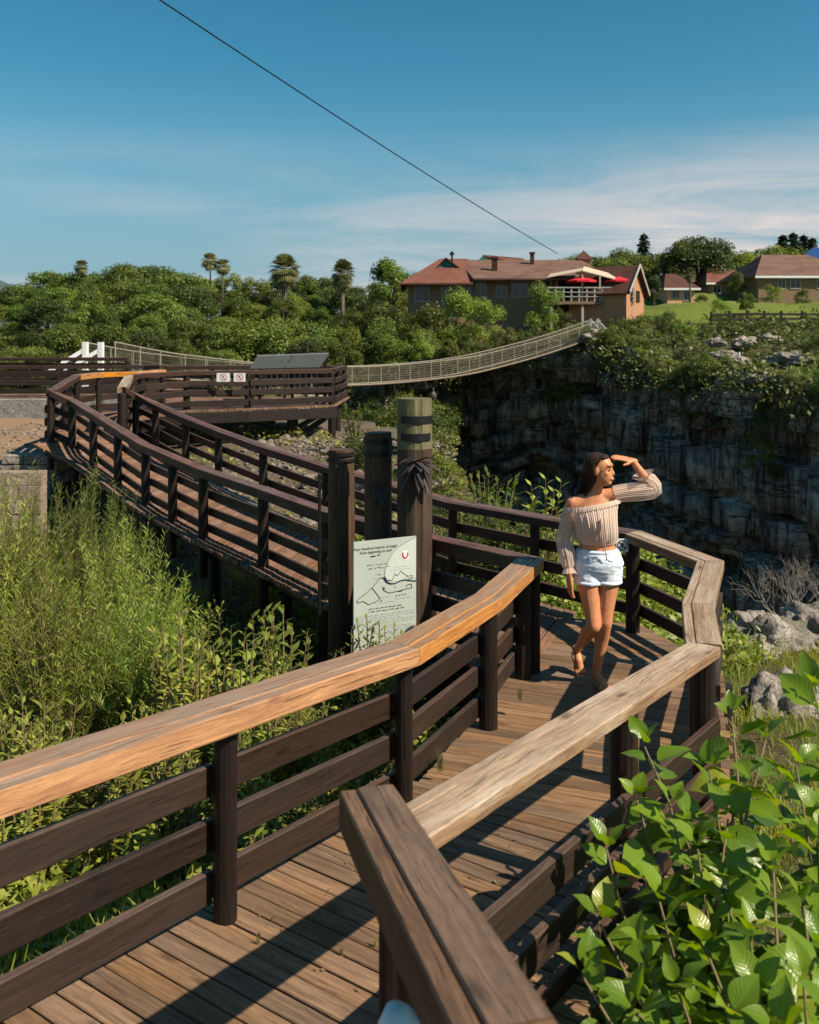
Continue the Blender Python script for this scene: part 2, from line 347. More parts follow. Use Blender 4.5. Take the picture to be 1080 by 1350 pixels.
def soilmat(name, soil, grass, dirt=None, sc=0.8):
    t = NT(name); p = t.pos()
    n1 = t.noise(p, sc, 6, 0.6); n2 = t.noise(p, sc*14, 5, 0.7); n3 = t.noise(p, sc*60, 3, 0.7)
    c = t.mix(t.rng(n1, 0.38, 0.58), soil, grass); c = t.mix(t.rng(n2, 0.45, 0.7, 0, 0.7), c, tuple(x*0.45 for x in soil))
    c = t.mix(t.rng(n3, 0.5, 0.7, 0, 0.35), c, tuple(min(1, x*1.7) for x in grass))
    if dirt:
        sx = t.n('ShaderNodeSeparateXYZ', {0: p}); d1 = t.math('MULTIPLY', t.rng(sx.outputs[0], -7.6, -6.4, 1, 0), t.rng(sx.outputs[1], 12.5, 14.0))
        c = t.mix(t.math('MULTIPLY', d1, t.rng(n1, 0.3, 0.42, 0.55, 1.0)), c, dirt)
        d2 = t.math('MULTIPLY', t.rng(sx.outputs[0], -6.0, -4.0), t.rng(sx.outputs[1], 10.0, 12.0))
        c = t.mix(t.math('MULTIPLY', d2, t.rng(n2, 0.3, 0.55, 0.35, 1)), c, (0.15, 0.12, 0.09))
    t.pbr(c, 0.95, t.bump(t.math('ADD', n2, n3), 0.8, 0.05), 0.1); return t.m
M['soil'] = soilmat('weedy_soil', (0.11, 0.080, 0.052), (0.085, 0.105, 0.032), dirt=(0.30, 0.20, 0.125))
M['hill'] = soilmat('grassy_hillside', (0.075, 0.062, 0.035), (0.070, 0.082, 0.026), sc=0.25)
M['lawn'] = soilmat('lawn_grass', (0.11, 0.135, 0.03), (0.15, 0.19, 0.035), sc=0.3)

def near_fn(X, Y):
    Z = idw(NEAR, X, Y) + 0.06*vnoise(X, Y, .9, 3)
    s = -sdist(EDGE, X, Y)                      # > 0 past the edge of the gorge
    return Z - np.clip(s, 0, None)*2.6 - np.clip(s-1.2, 0, None)*6.0
link('ground', grid_mesh('ground', np.concatenate([np.arange(-90, -16, 2.5), np.arange(-16, 9.1, .22)]), np.concatenate([np.arange(-8, 26, .22), np.arange(26, 44, 1.0)]), near_fn, M['soil'],
     keep=lambda X, Y: -sdist(EDGE, X, Y) < 3.0))['kind'] = 'structure'
def far_fn(X, Y):
    s = sdist(CLIFF, X, Y); return idw(FAR, X, Y, 3.0) + 0.25*vnoise(X, Y, .25, 5) - np.clip(s + .2, 0, None)*.5
def far_keep(X, Y): return -sdist(CLIFF, X, Y) > -0.6 if False else sdist(CLIFF, X, Y) < -0.1
link('hillside', grid_mesh('hillside', np.concatenate([np.arange(-260, -40, 8), np.arange(-40, 52, .9), np.arange(52, 260, 8)]),
     np.concatenate([np.arange(4, 92, .9), np.arange(92, 320, 9)]), far_fn, M['hill'], keep=far_keep))['kind'] = 'structure'
g = MB(); g.box((-3000, -3000, -19), (3000, 5000, -18)); g.build('valley_floor', M['hill'])['kind'] = 'structure'

# far mountain on the left horizon
def mount(X, Y): return -18 + 122*np.exp(-((X+690)/110)**2 - ((Y-1500)/260)**2)*(1+.12*vnoise(X, Y, .006, 2)) 
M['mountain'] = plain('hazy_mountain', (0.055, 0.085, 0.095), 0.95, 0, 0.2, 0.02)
link('mountain', grid_mesh('mountain', np.arange(-1200, 50, 22), np.arange(900, 2100, 40), mount, M['mountain']))['kind'] = 'structure'

# cliff wall of the gorge: stepped strata
def cliffmat():
    t = NT('dark_gorge_rock'); p = t.pos()
    st = t.n('ShaderNodeMapping', {'Vector': p, 'Scale': (1.3, 1.3, 0.07)}).outputs[0]
    streak = t.noise(st, 1.0, 6, 0.62)
    n1 = t.noise(p, 0.55, 6, 0.6); n2 = t.noise(p, 3.0, 6, 0.7)
    c = t.mix(t.rng(streak, 0.36, 0.62), (0.060, 0.052, 0.044), (0.42, 0.37, 0.31))
    c = t.mix(t.rng(n1, 0.50, 0.62, 0, 0.85), c, (0.66, 0.58, 0.48))
    c = t.mix(t.rng(n2, 0.48, 0.7, 0, 0.6), c, (0.02, 0.019, 0.019))
    def lines(sx, sz, w, k):
        nn = t.noise(t.n('ShaderNodeMapping', {'Vector': p, 'Scale': (sx, sx, sz)}).outputs[0], 1.0, 4, 0.6); a = t.math('ABSOLUTE', t.math('SUBTRACT', nn, 0.5)); return t.rng(a, 0.0, w, k, 0)
    crk = t.math('MAXIMUM', lines(.10, 1.1, .014, .75), lines(.9, .07, .02, .85)); crk = t.math('MAXIMUM', crk, lines(.25, 2.4, .008, .4))
    c = t.mix(crk, c, (0.012, 0.012, 0.012))
    c = t.mix(t.rng(t.noise(p, 0.35, 5, 0.65), 0.58, 0.66, 0, 0.5), c, (0.045, 0.055, 0.025))
    t.pbr(c, 0.85, t.bump(t.math('SUBTRACT', t.math('ADD', n2, streak), crk), 1.0, 0.2), 0.2); return t.m
M['cliff'] = cliffmat()
def make_cliff():
    pts = [Vector((x, y, 0)) for x, y in CLIFF[:11]]
    cum = [0]
    for a, b in zip(pts[:-1], pts[1:]): cum.append(cum[-1] + (b-a).length)
    L = cum[-1]; rng = random.Random(5)
    def pos(s):
        for k in range(len(cum)-1):
            if s <= cum[k+1] or k == len(cum)-2:
                a, b = pts[k], pts[k+1]; u = (s-cum[k])/(cum[k+1]-cum[k]); d = (b-a).normalized()
                return a.lerp(b, u), Vector((d.y, -d.x, 0))*-1
    # block layout: strata with random heights, each stratum with its own joints
    zs = [0.0]
    while zs[-1] < 21: zs.append(zs[-1] + rng.choice([.35, .5, .8, 1.2, 2.0]))
    V = []; S = np.arange(0, L, 0.30); NZ = []
    for k in range(len(zs)-1):
        NZ += [zs[k] + 0.02, zs[k+1] - 0.02]
    joints = []
    for k in range(len(zs)-1):
        j = []; s = 0
        while s < L + 5:
            w = rng.uniform(.6, 3.2); j.append((s, rng.gauss(0, .5))); s += w
        joints.append((np.array([a for a, _ in j]), np.array([b for _, b in j]), rng.gauss(0, .38)))
    for s in S:
        p, nrm = pos(s); top = far_h(p.x, p.y) + 0.25*noise.fractal(Vector((p.x*.25+5, p.y*.25-5, 1.5)), 1.0, 2.0, 4)
        for i, dz in enumerate(NZ):
            js, jo, base = joints[i//2]; o = jo[np.searchsorted(js, s, 'right')-1] + base
            z = top + 0.35 - dz
            o += 0.28*noise.fractal(Vector((p.x*.5, p.y*.5, z*.5)), 1.0, 2.0, 4) + 0.9*noise.noise(Vector((p.x*.13, p.y*.13, z*.07)))
            o = o*min(1, dz/1.2) - 0.35*min(1, dz/2.0) if dz < 2 else o - .35
            V.append(p - nrm*(-o) + Vector((0, 0, z)) - nrm*0.0)
    n = len(NZ); m = len(S); i = np.arange(m*n).reshape(m, n)
    Q = np.stack([i[:-1, :-1], i[:-1, 1:], i[1:, 1:], i[1:, :-1]], -1).reshape(-1, 4)
    o = link('cliff', np_mesh('cliff', np.array([tuple(v) for v in V]), Q, M['cliff'])); o['kind'] = 'structure'
make_cliff()
# ---------------------------------------------------------------- boardwalk
HP, RT = 0.745, 0.105          # underside of the handrail above the deck, rail thickness
def zdeck(x, y):
    t = .6*x + .8*y
    if t > 4.6: return 0.0
    if t > 2.2: return .097*(4.6-t)
    return .2328 + .15*(2.2-t)
def V3(x, y): return Vector((x, y, zdeck(x, y)))
def lerp_poly(poly, u):
    """poly with cumulative length parameter 0..1"""
    L = [0]
    for a, b in zip(poly[:-1], poly[1:]): L.append(L[-1] + (b-a).length)
    s = u*L[-1]
    for k in range(len(L)-1):
        if s <= L[k+1]+1e-9: return poly[k].lerp(poly[k+1], (s-L[k])/max(1e-9, L[k+1]-L[k]))
    return poly[-1]
def boards(parent, stations, pitch, mat, rng, th=0.04, gap=0.009, maxn=10**6):
    """stations: list of (left point, right point); a loose plank across every pitch metres"""
    for (l0, r0), (l1, r1) in zip(stations[:-1], stations[1:]):
        n = max(1, round(((l1-l0).length + (r1-r0).length)/2/pitch))
        for k in range(n):
            a, b = k/n, (k+1)/n
            L0, L1, R0, R1 = l0.lerp(l1, a), l0.lerp(l1, b), r0.lerp(r1, a), r0.lerp(r1, b)
            ga = gap/2/max(.02, (L1-L0).length); gb = gap/2/max(.02, (R1-R0).length)
            ax = (R0-L0).normalized()
            e0, e1 = rng.uniform(-.018, .018), rng.uniform(-.018, .018); dz = rng.uniform(-.0025, .0025)
            A, B = L0.lerp(L1, ga) + ax*e0, L0.lerp(L1, 1-ga) + ax*e0
            C, D = R0.lerp(R1, gb) + ax*e1, R0.lerp(R1, 1-gb) + ax*e1
            c = .004
            def ring(p, q):
                d = (q-p).normalized(); up = Vector((0, 0, 1))
                return [p - up*th + up*dz, q - up*th + up*dz, q - up*c + up*dz, q - d*c + up*dz, p + d*c + up*dz, p - up*c + up*dz]
            m = MB(); m.loft([ring(A, B), ring(C, D)]); m.build('deck_board', mat, parent)
DIR1 = Vector((.555, .832, 0)); BD1 = Vector((.832, -.555, 0)); BD2 = Vector((.925, -.38, 0))
L1, L2, L3, L4 = V3(-.72, 3.556), V3(-.03, 4.59), V3(.504, 5.82), V3(.836, 6.69)
L0 = V3(-1.44, 2.476); Lm = V3(-2.16, 1.396)
A = V3(-.14, 2.80)
B, C_, D_, E_ = V3(1.575, 4.87), V3(1.78, 5.62), V3(2.226, 6.73), V3(1.90, 7.745)
def off(p, d, o): q = p + d*o; return V3(q.x, q.y)
OUT = -BD1*.14
ramp = empty('boardwalk', (0, 4, .1)); ramp['kind'] = 'structure'
rb = random.Random(3)
st = [(off(Lm, OUT, 1), off(Lm, BD1, 2.9)), (off(L0, OUT, 1), off(L0, BD1, 2.2)), (off(L1, OUT, 1), off(L1, BD1, 1.4)),
      (off(L2, OUT, 1), V3(1.05, 3.85)), (V3(.14, 5.2), V3(1.70, 4.78)), (V3(.38, 5.87), V3(1.90, 5.36)), (V3(.74, 6.72), V3(2.14, 6.2)),
      (V3(1.02, 7.34), V3(2.34, 6.80)), (V3(1.40, 8.16), V3(2.02, 7.92))]
st = [st[0]] + [(a, b) for a, b in st[1:]]
boards(ramp, st, .106, M['deck'], rb)
# bearers under the boards
for s0, s1 in zip(st[:-1], st[1:]):
    for u in (.12, .88):
        m = MB(); m.beam(s0[0].lerp(s0[1], u) - Vector((0, 0, .115)), s1[0].lerp(s1[1], u) - Vector((0, 0, .115)), .06, .14); m.build('bearer', M['post'], ramp)
for p in (L1, L2, L3, B, C_, D_, E_, A, off(L0, BD1, 1.2)):
    m = MB(); q = p + BD1*.1; m.tube([(q.x, q.y, near_h(q.x, q.y)-.15), (q.x, q.y, p.z-.05)], .06, 10); m.build('stilt', M['post'], ramp)

# the walk that climbs away to the left behind the log posts
def P(px, py, zr): v = at(px, py, zr); v.z = zr - HP - RT; return v
IN = [Vector((.93, 6.80, 0)), Vector((.18, 7.59, 0)), P(431, 672, .87), P(347, 643, .90), P(268, 617, .96), P(192, 585.5, 1.08), P(123, 543, 1.39), P(95, 526, 1.53), P(67, 514, 1.68)]
OUTR = [E_.copy(), Vector((.44, 9.25, 0)), P(431, 613, .95), P(347, 587, 1.05), P(288, 566, 1.15), P(245, 549, 1.28), P(205, 531, 1.42), P(179, 518.5, 1.56), P(161, 510, 1.69)]
IN2 = [IN[-1], P(101, 494, 1.82), P(130, 491, 1.82), P(176, 489.6, 1.82), P(215, 487, 1.82)]
OUT2 = [OUTR[-1], P(170, 494.5, 1.82), P(186, 492, 1.82), P(246, 489, 1.82), P(327, 488, 1.82), P(437, 486, 1.82)]
walk = empty('boardwalk', (-2, 10, 0)); walk['kind'] = 'structure'
def flat_n(a, b): d = b-a; d.z = 0; d.normalize(); return Vector((-d.y, d.x, 0))
sti = []
for k in range(len(IN)):
    u = k/(len(IN)-1); i = IN[k]; o = OUTR[k]; n = (i-o); n.z = 0; n.normalize()
    sti.append((i + n*.30, o - n*.14))
# board direction should stay square to the walk: re-pair by parameter
li = [a for a, b in sti]; lo = [b for a, b in sti]
sti = [(Vector((.84, 6.70, 0)), Vector((1.52, 8.30, 0)))] + [(lerp_poly(li[1:], u), lerp_poly(lo[1:], u)) for u in [k/12 for k in range(13)]]
boards(walk, sti, .115, M['deck_far'], rb, gap=.016)
for s0, s1 in zip(sti[:-1], sti[1:]):
    for u in (.15, .85):
        m = MB(); m.beam(s0[0].lerp(s0[1], u) - Vector((0, 0, .13)), s1[0].lerp(s1[1], u) - Vector((0, 0, .13)), .07, .17); m.build('bearer', M['post'], walk)
for k, (a, b) in enumerate(sti):
    if k % 2 == 0 and k > 0:
        for u in (.13, .87):
            q = a.lerp(b, u); m = MB(); m.tube([(q.x, q.y, near_h(q.x, q.y)-.2), (q.x, q.y, q.z-.2)], .075, 10); m.build('stilt', M['post'], walk)

# ---------------------------------------------------------------- railings
def mitre(path):
    out = []
    for i, p in enumerate(path):
        ns = []
        if i > 0: ns.append(flat_n(path[i-1], p))
        if i < len(path)-1: ns.append(flat_n(p, path[i+1]))
        n = sum(ns, Vector()); n.normalize(); out.append(n/max(.35, n.dot(ns[0])))
    return out
post_cache = {}
def post_mesh(r, h, mat, below):
    key = (round(r, 3), round(h, 2), mat.name, round(below, 2))
    if key not in post_cache:
        m = MB(); N = 14
        rings = []
        for z, rr in ((-below, r), (h*.5, r*.985), (h-.012, r*.98), (h, r*.9)):
            rings.append([Vector((rr*math.cos(2*math.pi*k/N), rr*math.sin(2*math.pi*k/N), z)) for k in range(N)])
        m.loft(rings); post_cache[key] = m.mesh('post', mat)
    return post_cache[key]
def railing(label, path, side, rail_mats, posts=None, spacing=1.3, hp=HP, rt=RT, inner=.06, outer=.125, pr=.047, slat=M['slat'],
            postmat=M['post'], slats=((.12, .125), (.325, .125), (.53, .125)), below=.02, th=.036, fat=(), lw=None, split=True, simple=False, overshoot=0.0, posth=None, slat_side=None):
    """path: deck points of the rail line; side=+1: outer (slat) side is to the left of the walking direction"""
    root = empty('wooden_railing', path[0].copy()); tag(root, label, 'railing', 'railings of the wooden boardwalk')
    rng = random.Random(len(label)*7 + int(abs(path[0].x)*100))
    mt = mitre(path); up = Vector((0, 0, 1))
    # handrail: a narrow strip on the walking side and a wide plank outside, mitred at the corners
    wi, wo = inner, outer; tot = wi + wo
    for k in range(len(path)-1):
        rm = rail_mats[min(k, len(rail_mats)-1)]; a, b = path[k].copy(), path[k+1].copy(); d = (b-a).normalized()
        lay = [(-tot/2, -tot/2+wi-.0008), (-tot/2+wi+.0008, tot/2)] if split else [(-tot/2, tot/2)]
        for j, (o0, o1) in enumerate(lay):
            c = .005; h0, h1 = hp + (.004 if j else 0), hp + rt - (0.0 if j else .004)
            sec = [(o0+c, h0), (o1-c, h0), (o1, h0+c), (o1, h1-c), (o1-c, h1), (o0+c, h1), (o0, h1-c), (o0, h0+c)]
            e0 = -overshoot if k == 0 else .0015; e1 = overshoot if k == len(path)-2 else -.0015
            n = max(1, int((b-a).length/.6)) if not simple else 1; rings = []
            for q in range(n+1):
                u = q/n; mtt = (mt[k].lerp(mt[k+1], u) if 0 < q < n else (mt[k] if q == 0 else mt[k+1]))
                if 0 < q < n: mtt = flat_n(path[k], path[k+1])
                base = a.lerp(b, u) + d*(e0*(1-u) + e1*u)
                rings.append([base + mtt*(side*o) + up*(z + (rng.uniform(-.0025, .0025) if 0 < q < n else 0)) for o, z in sec])
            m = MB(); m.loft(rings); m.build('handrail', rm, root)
    # posts
    if posts is None:
        posts = []
        for k in range(len(path)-1):
            n = max(1, round((path[k+1]-path[k]).length/spacing)); posts += [path[k].lerp(path[k+1], j/n) for j in range(n)]
        posts.append(path[-1])
    for j, p in enumerate(posts):
        r = pr*(1.28 if j in fat else 1)
        o = link('post', post_mesh(r, (posth or hp)-.002, postmat, below), None, p); o.parent = root; o.location = p - root.location; o.rotation_euler = (0, 0, rng.uniform(0, 6))
    # slats on the outer side, bay by bay
    for j in range(len(posts)-1):
        a, b = posts[j], posts[j+1]; n = flat_n(a, b)*(slat_side or side); d = (b-a).normalized()
        for (z, h) in slats:
            e0, e1 = rng.uniform(.002, .02), rng.uniform(.002, .02); dz = rng.uniform(-.006, .006); tl = rng.uniform(-.006, .006)
            o = n*(pr + th/2 + .004)
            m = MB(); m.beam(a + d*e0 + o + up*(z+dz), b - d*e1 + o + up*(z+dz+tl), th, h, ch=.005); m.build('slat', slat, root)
    return root

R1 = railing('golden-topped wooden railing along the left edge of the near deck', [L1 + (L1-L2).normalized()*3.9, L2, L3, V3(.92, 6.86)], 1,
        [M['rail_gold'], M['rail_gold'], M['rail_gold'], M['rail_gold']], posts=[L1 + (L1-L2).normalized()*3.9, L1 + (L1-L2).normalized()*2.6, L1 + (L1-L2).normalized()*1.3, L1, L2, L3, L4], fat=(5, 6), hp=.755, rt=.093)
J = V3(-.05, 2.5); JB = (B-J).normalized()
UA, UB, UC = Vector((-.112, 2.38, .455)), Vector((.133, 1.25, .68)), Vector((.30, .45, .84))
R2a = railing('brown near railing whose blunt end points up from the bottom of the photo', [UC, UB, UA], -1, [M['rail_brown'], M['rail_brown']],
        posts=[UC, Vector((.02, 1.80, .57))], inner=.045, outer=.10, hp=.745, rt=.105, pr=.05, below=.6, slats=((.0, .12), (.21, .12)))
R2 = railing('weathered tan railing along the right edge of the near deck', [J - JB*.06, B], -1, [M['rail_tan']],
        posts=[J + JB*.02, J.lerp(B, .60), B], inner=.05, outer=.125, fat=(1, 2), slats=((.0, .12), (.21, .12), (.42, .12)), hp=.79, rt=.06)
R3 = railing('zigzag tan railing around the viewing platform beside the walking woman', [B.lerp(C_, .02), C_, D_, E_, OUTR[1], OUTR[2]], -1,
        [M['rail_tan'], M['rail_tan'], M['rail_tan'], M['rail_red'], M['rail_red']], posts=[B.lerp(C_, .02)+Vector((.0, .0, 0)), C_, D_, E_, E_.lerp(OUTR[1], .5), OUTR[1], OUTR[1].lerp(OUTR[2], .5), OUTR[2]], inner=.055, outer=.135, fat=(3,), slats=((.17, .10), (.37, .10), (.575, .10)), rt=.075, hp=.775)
R4 = railing('dark railing from the golden rail end back behind the log posts', [IN[0], IN[1], IN[2]], 1, [M['rail_red']]*2, inner=.05, outer=.11)
R5 = railing('near railing of the long walk climbing left past the feathery bush', IN[2:], 1, [M['rail_red']]*9, inner=.05, outer=.11, spacing=1.15, pr=.06, slat_side=-1, below=.45, slats=((.12, .10), (.33, .10), (.54, .10)))
R6 = railing('far railing of the long walk climbing left below the platform', OUTR[2:], -1, [M['rail_red']]*9, inner=.05, outer=.11, spacing=1.15, pr=.06, below=.2, slats=((.12, .10), (.33, .10), (.54, .10)))
R7 = railing('orange-topped curved railing at the top landing of the long walk', IN2, 1, [M['rail_red'], M['rail_gold'], M['rail_gold'], M['rail_gold']], inner=.05, outer=.11, pr=.06, spacing=1.6)
R8 = railing('railing along the front edge of the distant raised platform', OUT2, -1, [M['rail_tan'], M['rail_red']], inner=.05, outer=.11, pr=.075, spacing=1.9, slats=((.13,.13),(.36,.13),(.57,.13)))
# back and side rails of the platform
pz = .97
PB = [OUT2[-1], Vector((-1.75, 24.3, pz)), Vector((-4.0, 24.6, pz)), Vector((-6.6, 24.4, pz))]
R9 = railing('railing along the back of the distant raised platform by the bridge', PB, -1, [M['rail_red']], inner=.05, outer=.11, pr=.06, spacing=1.6, slats=((.13,.13),(.36,.13),(.57,.13)))
# platform deck on stilts
plat = empty('platform_deck', (-4, 21, .9)); plat['kind'] = 'structure'
sp = [(IN2[0] + Vector((-.2, 0, 0)), OUT2[0] + Vector((.15, 0, 0))), (IN2[1] + Vector((-.25, 0, 0)), OUT2[1] + Vector((.2, 0, 0))), (Vector((-6.9, 20.6, pz)), Vector((-4.85, 19.8, pz))), (Vector((-6.3, 24.6, pz)), Vector((-3.6, 20.3, pz))), (Vector((-1.62, 24.6, pz)), Vector((-1.72, 21.5, pz)))]
boards(plat, sp, .15, M['deck_far'], rb)
# left landing edge towards front right of the platform
pe = [Vector((-5.3, 18.0, pz)), Vector((-4.85, 19.8, pz)), Vector((-3.6, 20.3, pz)), Vector((-1.72, 21.5, pz))]
for a, b in zip(pe[:-1], pe[1:]):
    m = MB(); m.beam(a - Vector((0, .1, .17)), b - Vector((0, .1, .17)), .1, .24); m.build('fascia', M['post'], plat)
for (x, y) in ((-1.85, 21.7), (-2.75, 21.1), (-3.85, 20.6), (-1.9, 24), (-3.6, 23.8), (-5.2, 20.4), (-6.3, 24), (-2.9, 23.0)):
    m = MB(); m.tube([(x, y, near_h(x, y)-.3), (x, y, pz-.05)], .095, 10); m.build('stilt', M['post'], plat)
for a, b in (((-2.75, 21.1, .15), (-1.85, 21.7, .75)), ((-3.0, 22.9, .2), (-1.9, 23.9, .8)), ((-3.85, 20.7, .75), (-2.9, 22.9, .2))):
    m = MB(); m.beam(a, b, .08, .12); m.build('brace', M['post'], plat)

# far left walk: two long railings on a concrete wall
FL = [Vector((-26, 24.6, pz)), Vector((-7.2, 24.9, pz)), Vector((-6.7, 24.6, pz))]
railing('long dark railing on the concrete wall at the far left', FL, -1, [M['rail_red']], inner=.05, outer=.11, pr=.07, spacing=2.0, slats=((.14,.14),(.38,.14),(.6,.14)))
railing('rear railing of the far left walk in front of the wood', [Vector((-26, 28.2, pz+.15)), Vector((-8.8, 28.4, pz+.15))], 1, [M['rail_red']], inner=.05, outer=.11, pr=.07, spacing=2.2, slats=((.14,.14),(.38,.14),(.6,.14)))
wk = empty('walkway', (-16, 26, .9)); wk['kind'] = 'structure'
boards(wk, [(Vector((-26, 24.55, pz)), Vector((-26, 28.4, pz+.02))), (Vector((-7.0, 24.75, pz)), Vector((-7.0, 28.4, pz+.02)))], .2, M['deck_far'], rb)
cw = empty('concrete_wall', (-16, 24.5, .3)); tag(cw, 'long grey concrete wall carrying the far left walkway', 'wall')
for k in range(8):
    x0 = -26 + k*2.42; m = MB(); m.beam((x0+.01, 24.62, .57), (x0+2.41, 24.62, .57), .3, .70, ch=.02); m.build('concrete_panel', M['concrete'], cw)
# ---------------------------------------------------------------- log posts, signs, pipe, walls
def log(m, x, y, z0, z1, r, mi=0, n=20, zsplit=None, mi2=0):
    zs = [z0 + (z1-z0)*k/8 for k in range(9)] + [z1+.004]
    ph = RND.uniform(0, 6)
    def ring(z, rr): return [Vector((x + rr*(1+.03*math.sin(3*t+ph)+.02*math.sin(7*t+z*2))*math.cos(t), y + rr*(1+.03*math.sin(3*t+ph)+.02*math.sin(7*t+z*2))*math.sin(t), z)) for t in (2*math.pi*k/n for k in range(n))]
    if zsplit is None: m.loft([ring(z, r*(1 if z < z1 else .93)) for z in zs], mi=mi)
    else:
        m.loft([ring(z0 + (zsplit-z0)*k/5, r) for k in range(6)], mi=mi)
        m.loft([ring(zsplit + .002 + (z1-zsplit)*k/4, r*(1 if k < 4 else .96)) for k in range(5)], mi=mi2)
def strap(parent, x, y, z, r, h=.035, mat=None):
    m = MB(); N = 24
    rings = [[Vector((x + rr*math.cos(2*math.pi*k/N), y + rr*math.sin(2*math.pi*k/N), zz)) for k in range(N)] for rr, zz in ((r-.004, z-h/2), (r+.006, z-h/2), (r+.006, z+h/2), (r-.004, z+h/2))]
    m.loft(rings, caps=False); m.build('metal_strap', mat or M['metal_dark'], parent)
def log_thing(label, specs, straps):
    x, y = specs[0][0], specs[0][1]; root = empty('log_post', (x, y, near_h(x, y))); tag(root, label, 'post', 'log posts beside the information sign')
    for (lx, ly, z1, r, mats, zs) in specs:
        m = MB(); log(m, lx, ly, near_h(lx, ly)-.3, z1, r, 0, zsplit=zs, mi2=1 if len(mats) > 1 else 0); m.build('log', mats, root)
    for (sx, sy, z, r, h) in straps: strap(root, sx, sy, z, r, h)
p1 = atd(449.5, 593, 8.0); p2 = atd(498, 570, 7.65); p3 = atd(537, 525, 7.45); p4 = atd(558, 527, 7.40)
log_thing('shortest dark log post left of the information sign', [(p1.x, p1.y, p1.z, .117, [M['log']], None)], [(p1.x, p1.y, p1.z-.03, .119, .03), (p1.x, p1.y, p1.z-.085, .119, .025)])
log_thing('dark log post directly behind the information sign', [(p2.x, p2.y, p2.z, .114, [M['log']], None)], [(p2.x, p2.y, p2.z-.07, .117, .05), (p2.x, p2.y, p2.z-.17, .117, .05)])
p3 = atd(546.5, 525, 7.42); p4 = Vector((p3.x + .05, p3.y-.04, 2.0))
tp = empty('log_post', (p3.x, p3.y, near_h(p3.x, p3.y))); tag(tp, 'tallest thick log post with a seam and a greenish top', 'post', 'log posts beside the information sign')
def seam_ring(z, r, n=40):
    out = []
    for k in range(n):
        a = 2*math.pi*k/n; g = math.exp(-((a - 4.95)/.07)**2)*.028; rr = r*(1 + .015*math.sin(5*a + z)) - g; out.append(Vector((p3.x + rr*math.cos(a), p3.y + rr*math.sin(a), z)))
    return out
m = MB(); zg_ = near_h(p3.x, p3.y)-.3; m.loft([seam_ring(zg_ + (1.60-zg_)*k/6, .143) for k in range(7)], mi=0); m.loft([seam_ring(1.602 + (p3.z-1.602)*k/4, .143 if k < 4 else .139) for k in range(5)], mi=1)
m.build('log', [M['log'], M['log_green']], tp)
for z, a0, a1 in ((1.84, 3.9, 6.1), (1.70, 3.9, 5.75)):
    m = MB(); rings = []
    for k in range(13):
        a = a0 + (a1-a0)*k/12; c_, s_ = math.cos(a), math.sin(a); rings.append([Vector((p3.x + r_*c_, p3.y + r_*s_, zz)) for r_, zz in ((.141, z-.03), (.151, z-.03), (.151, z+.03), (.141, z+.03))])
    m.loft(rings); m.build('metal_strap', M['metal_dark'], tp)
def dried_plant(label, c, s, n, seed):
    rng = random.Random(seed); root = empty('dried_plant', c); tag(root, label, 'plant')
    for k in range(n):
        a = rng.uniform(0, 2*math.pi); el = rng.uniform(-1.0, 1.2); L = s*rng.uniform(.55, 1.1)
        d = Vector((math.cos(a)*math.cos(el), -abs(math.sin(a))*.5*math.cos(el) - .15, math.sin(el)))
        pts = [c + d*L*u + Vector((0, 0, -L*.55*u*u)) for u in (0, .3, .6, .85, 1)]
        sd = d.cross(Vector((0, 0, 1))); sd = sd.normalized() if sd.length > .05 else Vector((1, 0, 0)); m = MB(); rings = []
        for p, w in zip(pts, (.5, 1, .8, .5, .06)):
            w *= s*.13; rings.append([p - sd*w, p + Vector((0, -.006, .004)), p + sd*w, p + Vector((0, .004, -.006))])
        m.loft(rings); m.build('leaf', M['dry_leaf'], root)
M['dry_leaf'] = plain('dried_dark_leaf', (0.045, 0.035, 0.034), 0.55, 0, 0.3)
dried_plant('dried dark spiky plant tied to the tallest log post', Vector((p3.x+.02, p3.y-.16, 1.50)), .24, 22, 4)
dried_plant('small dried plant tied to the log post behind the sign', Vector((p2.x, p2.y-.125, 1.25)), .13, 12, 9)
rod = empty('metal_rod', (at(421, 870, -.2).x, 7.5, near_h(-.75, 7.5))); tag(rod, 'thin bare metal rod standing left of the log posts', 'rod')
m = MB(); m.tube([(-.745, 7.5, near_h(-.75, 7.5)-.2), (-.742, 7.5, 1.36)], .014, 8); m.build('shaft', M['metal_dark'], rod)
m = MB(); m.tube([(-.742, 7.5, 1.36), (-.742, 7.5, 1.375)], .019, 8); m.build('cap', M['metal_dark'], rod)

# information sign
SA, SB = Vector((-.428, 6.99, 0)), Vector((.0525, 7.22, 0)); sx = (SB-SA).normalized(); sn = Vector((sx.y, -sx.x, 0)); SW = (SB-SA).length; Z1 = .925; SH = .90
sign = empty('information_sign', (SA.x, SA.y, -.5)); tag(sign, 'white information sign with a hand-drawn map in front of the log posts', 'sign')
def sp_(u, v, o=0.0): return SA + sx*u + Vector((0, 0, Z1 - v)) + sn*o
m = MB(); m.prism([sp_(0, 0), sp_(0, SH), sp_(SW, SH), sp_(SW, 0)], -sn*.018); m.build('panel', M['sign_white'], sign)
for u in (.06, SW-.06):
    m = MB(); q = sp_(u, 0, -.05); m.beam((q.x, q.y, -.8), (q.x, q.y, Z1-.05), .05, .05, up=(0, 1, 0)); m.build('sign_leg', M['post'], sign)
def flat(poly, mat, name='print', o=.0015, parent=None):
    m = MB(); ids = [m.vert(sp_(u, v, o)) for u, v in poly]; m.face(ids); return m.build(name, mat, parent or sign)
def spx(x, y):    # sign print coordinates read off a 615 x 1085 layout of the panel
    u = (x-200)/615*SW; top = 185 - 65*(x-200)/615; v = (y-top)/1085*.87; return u, v
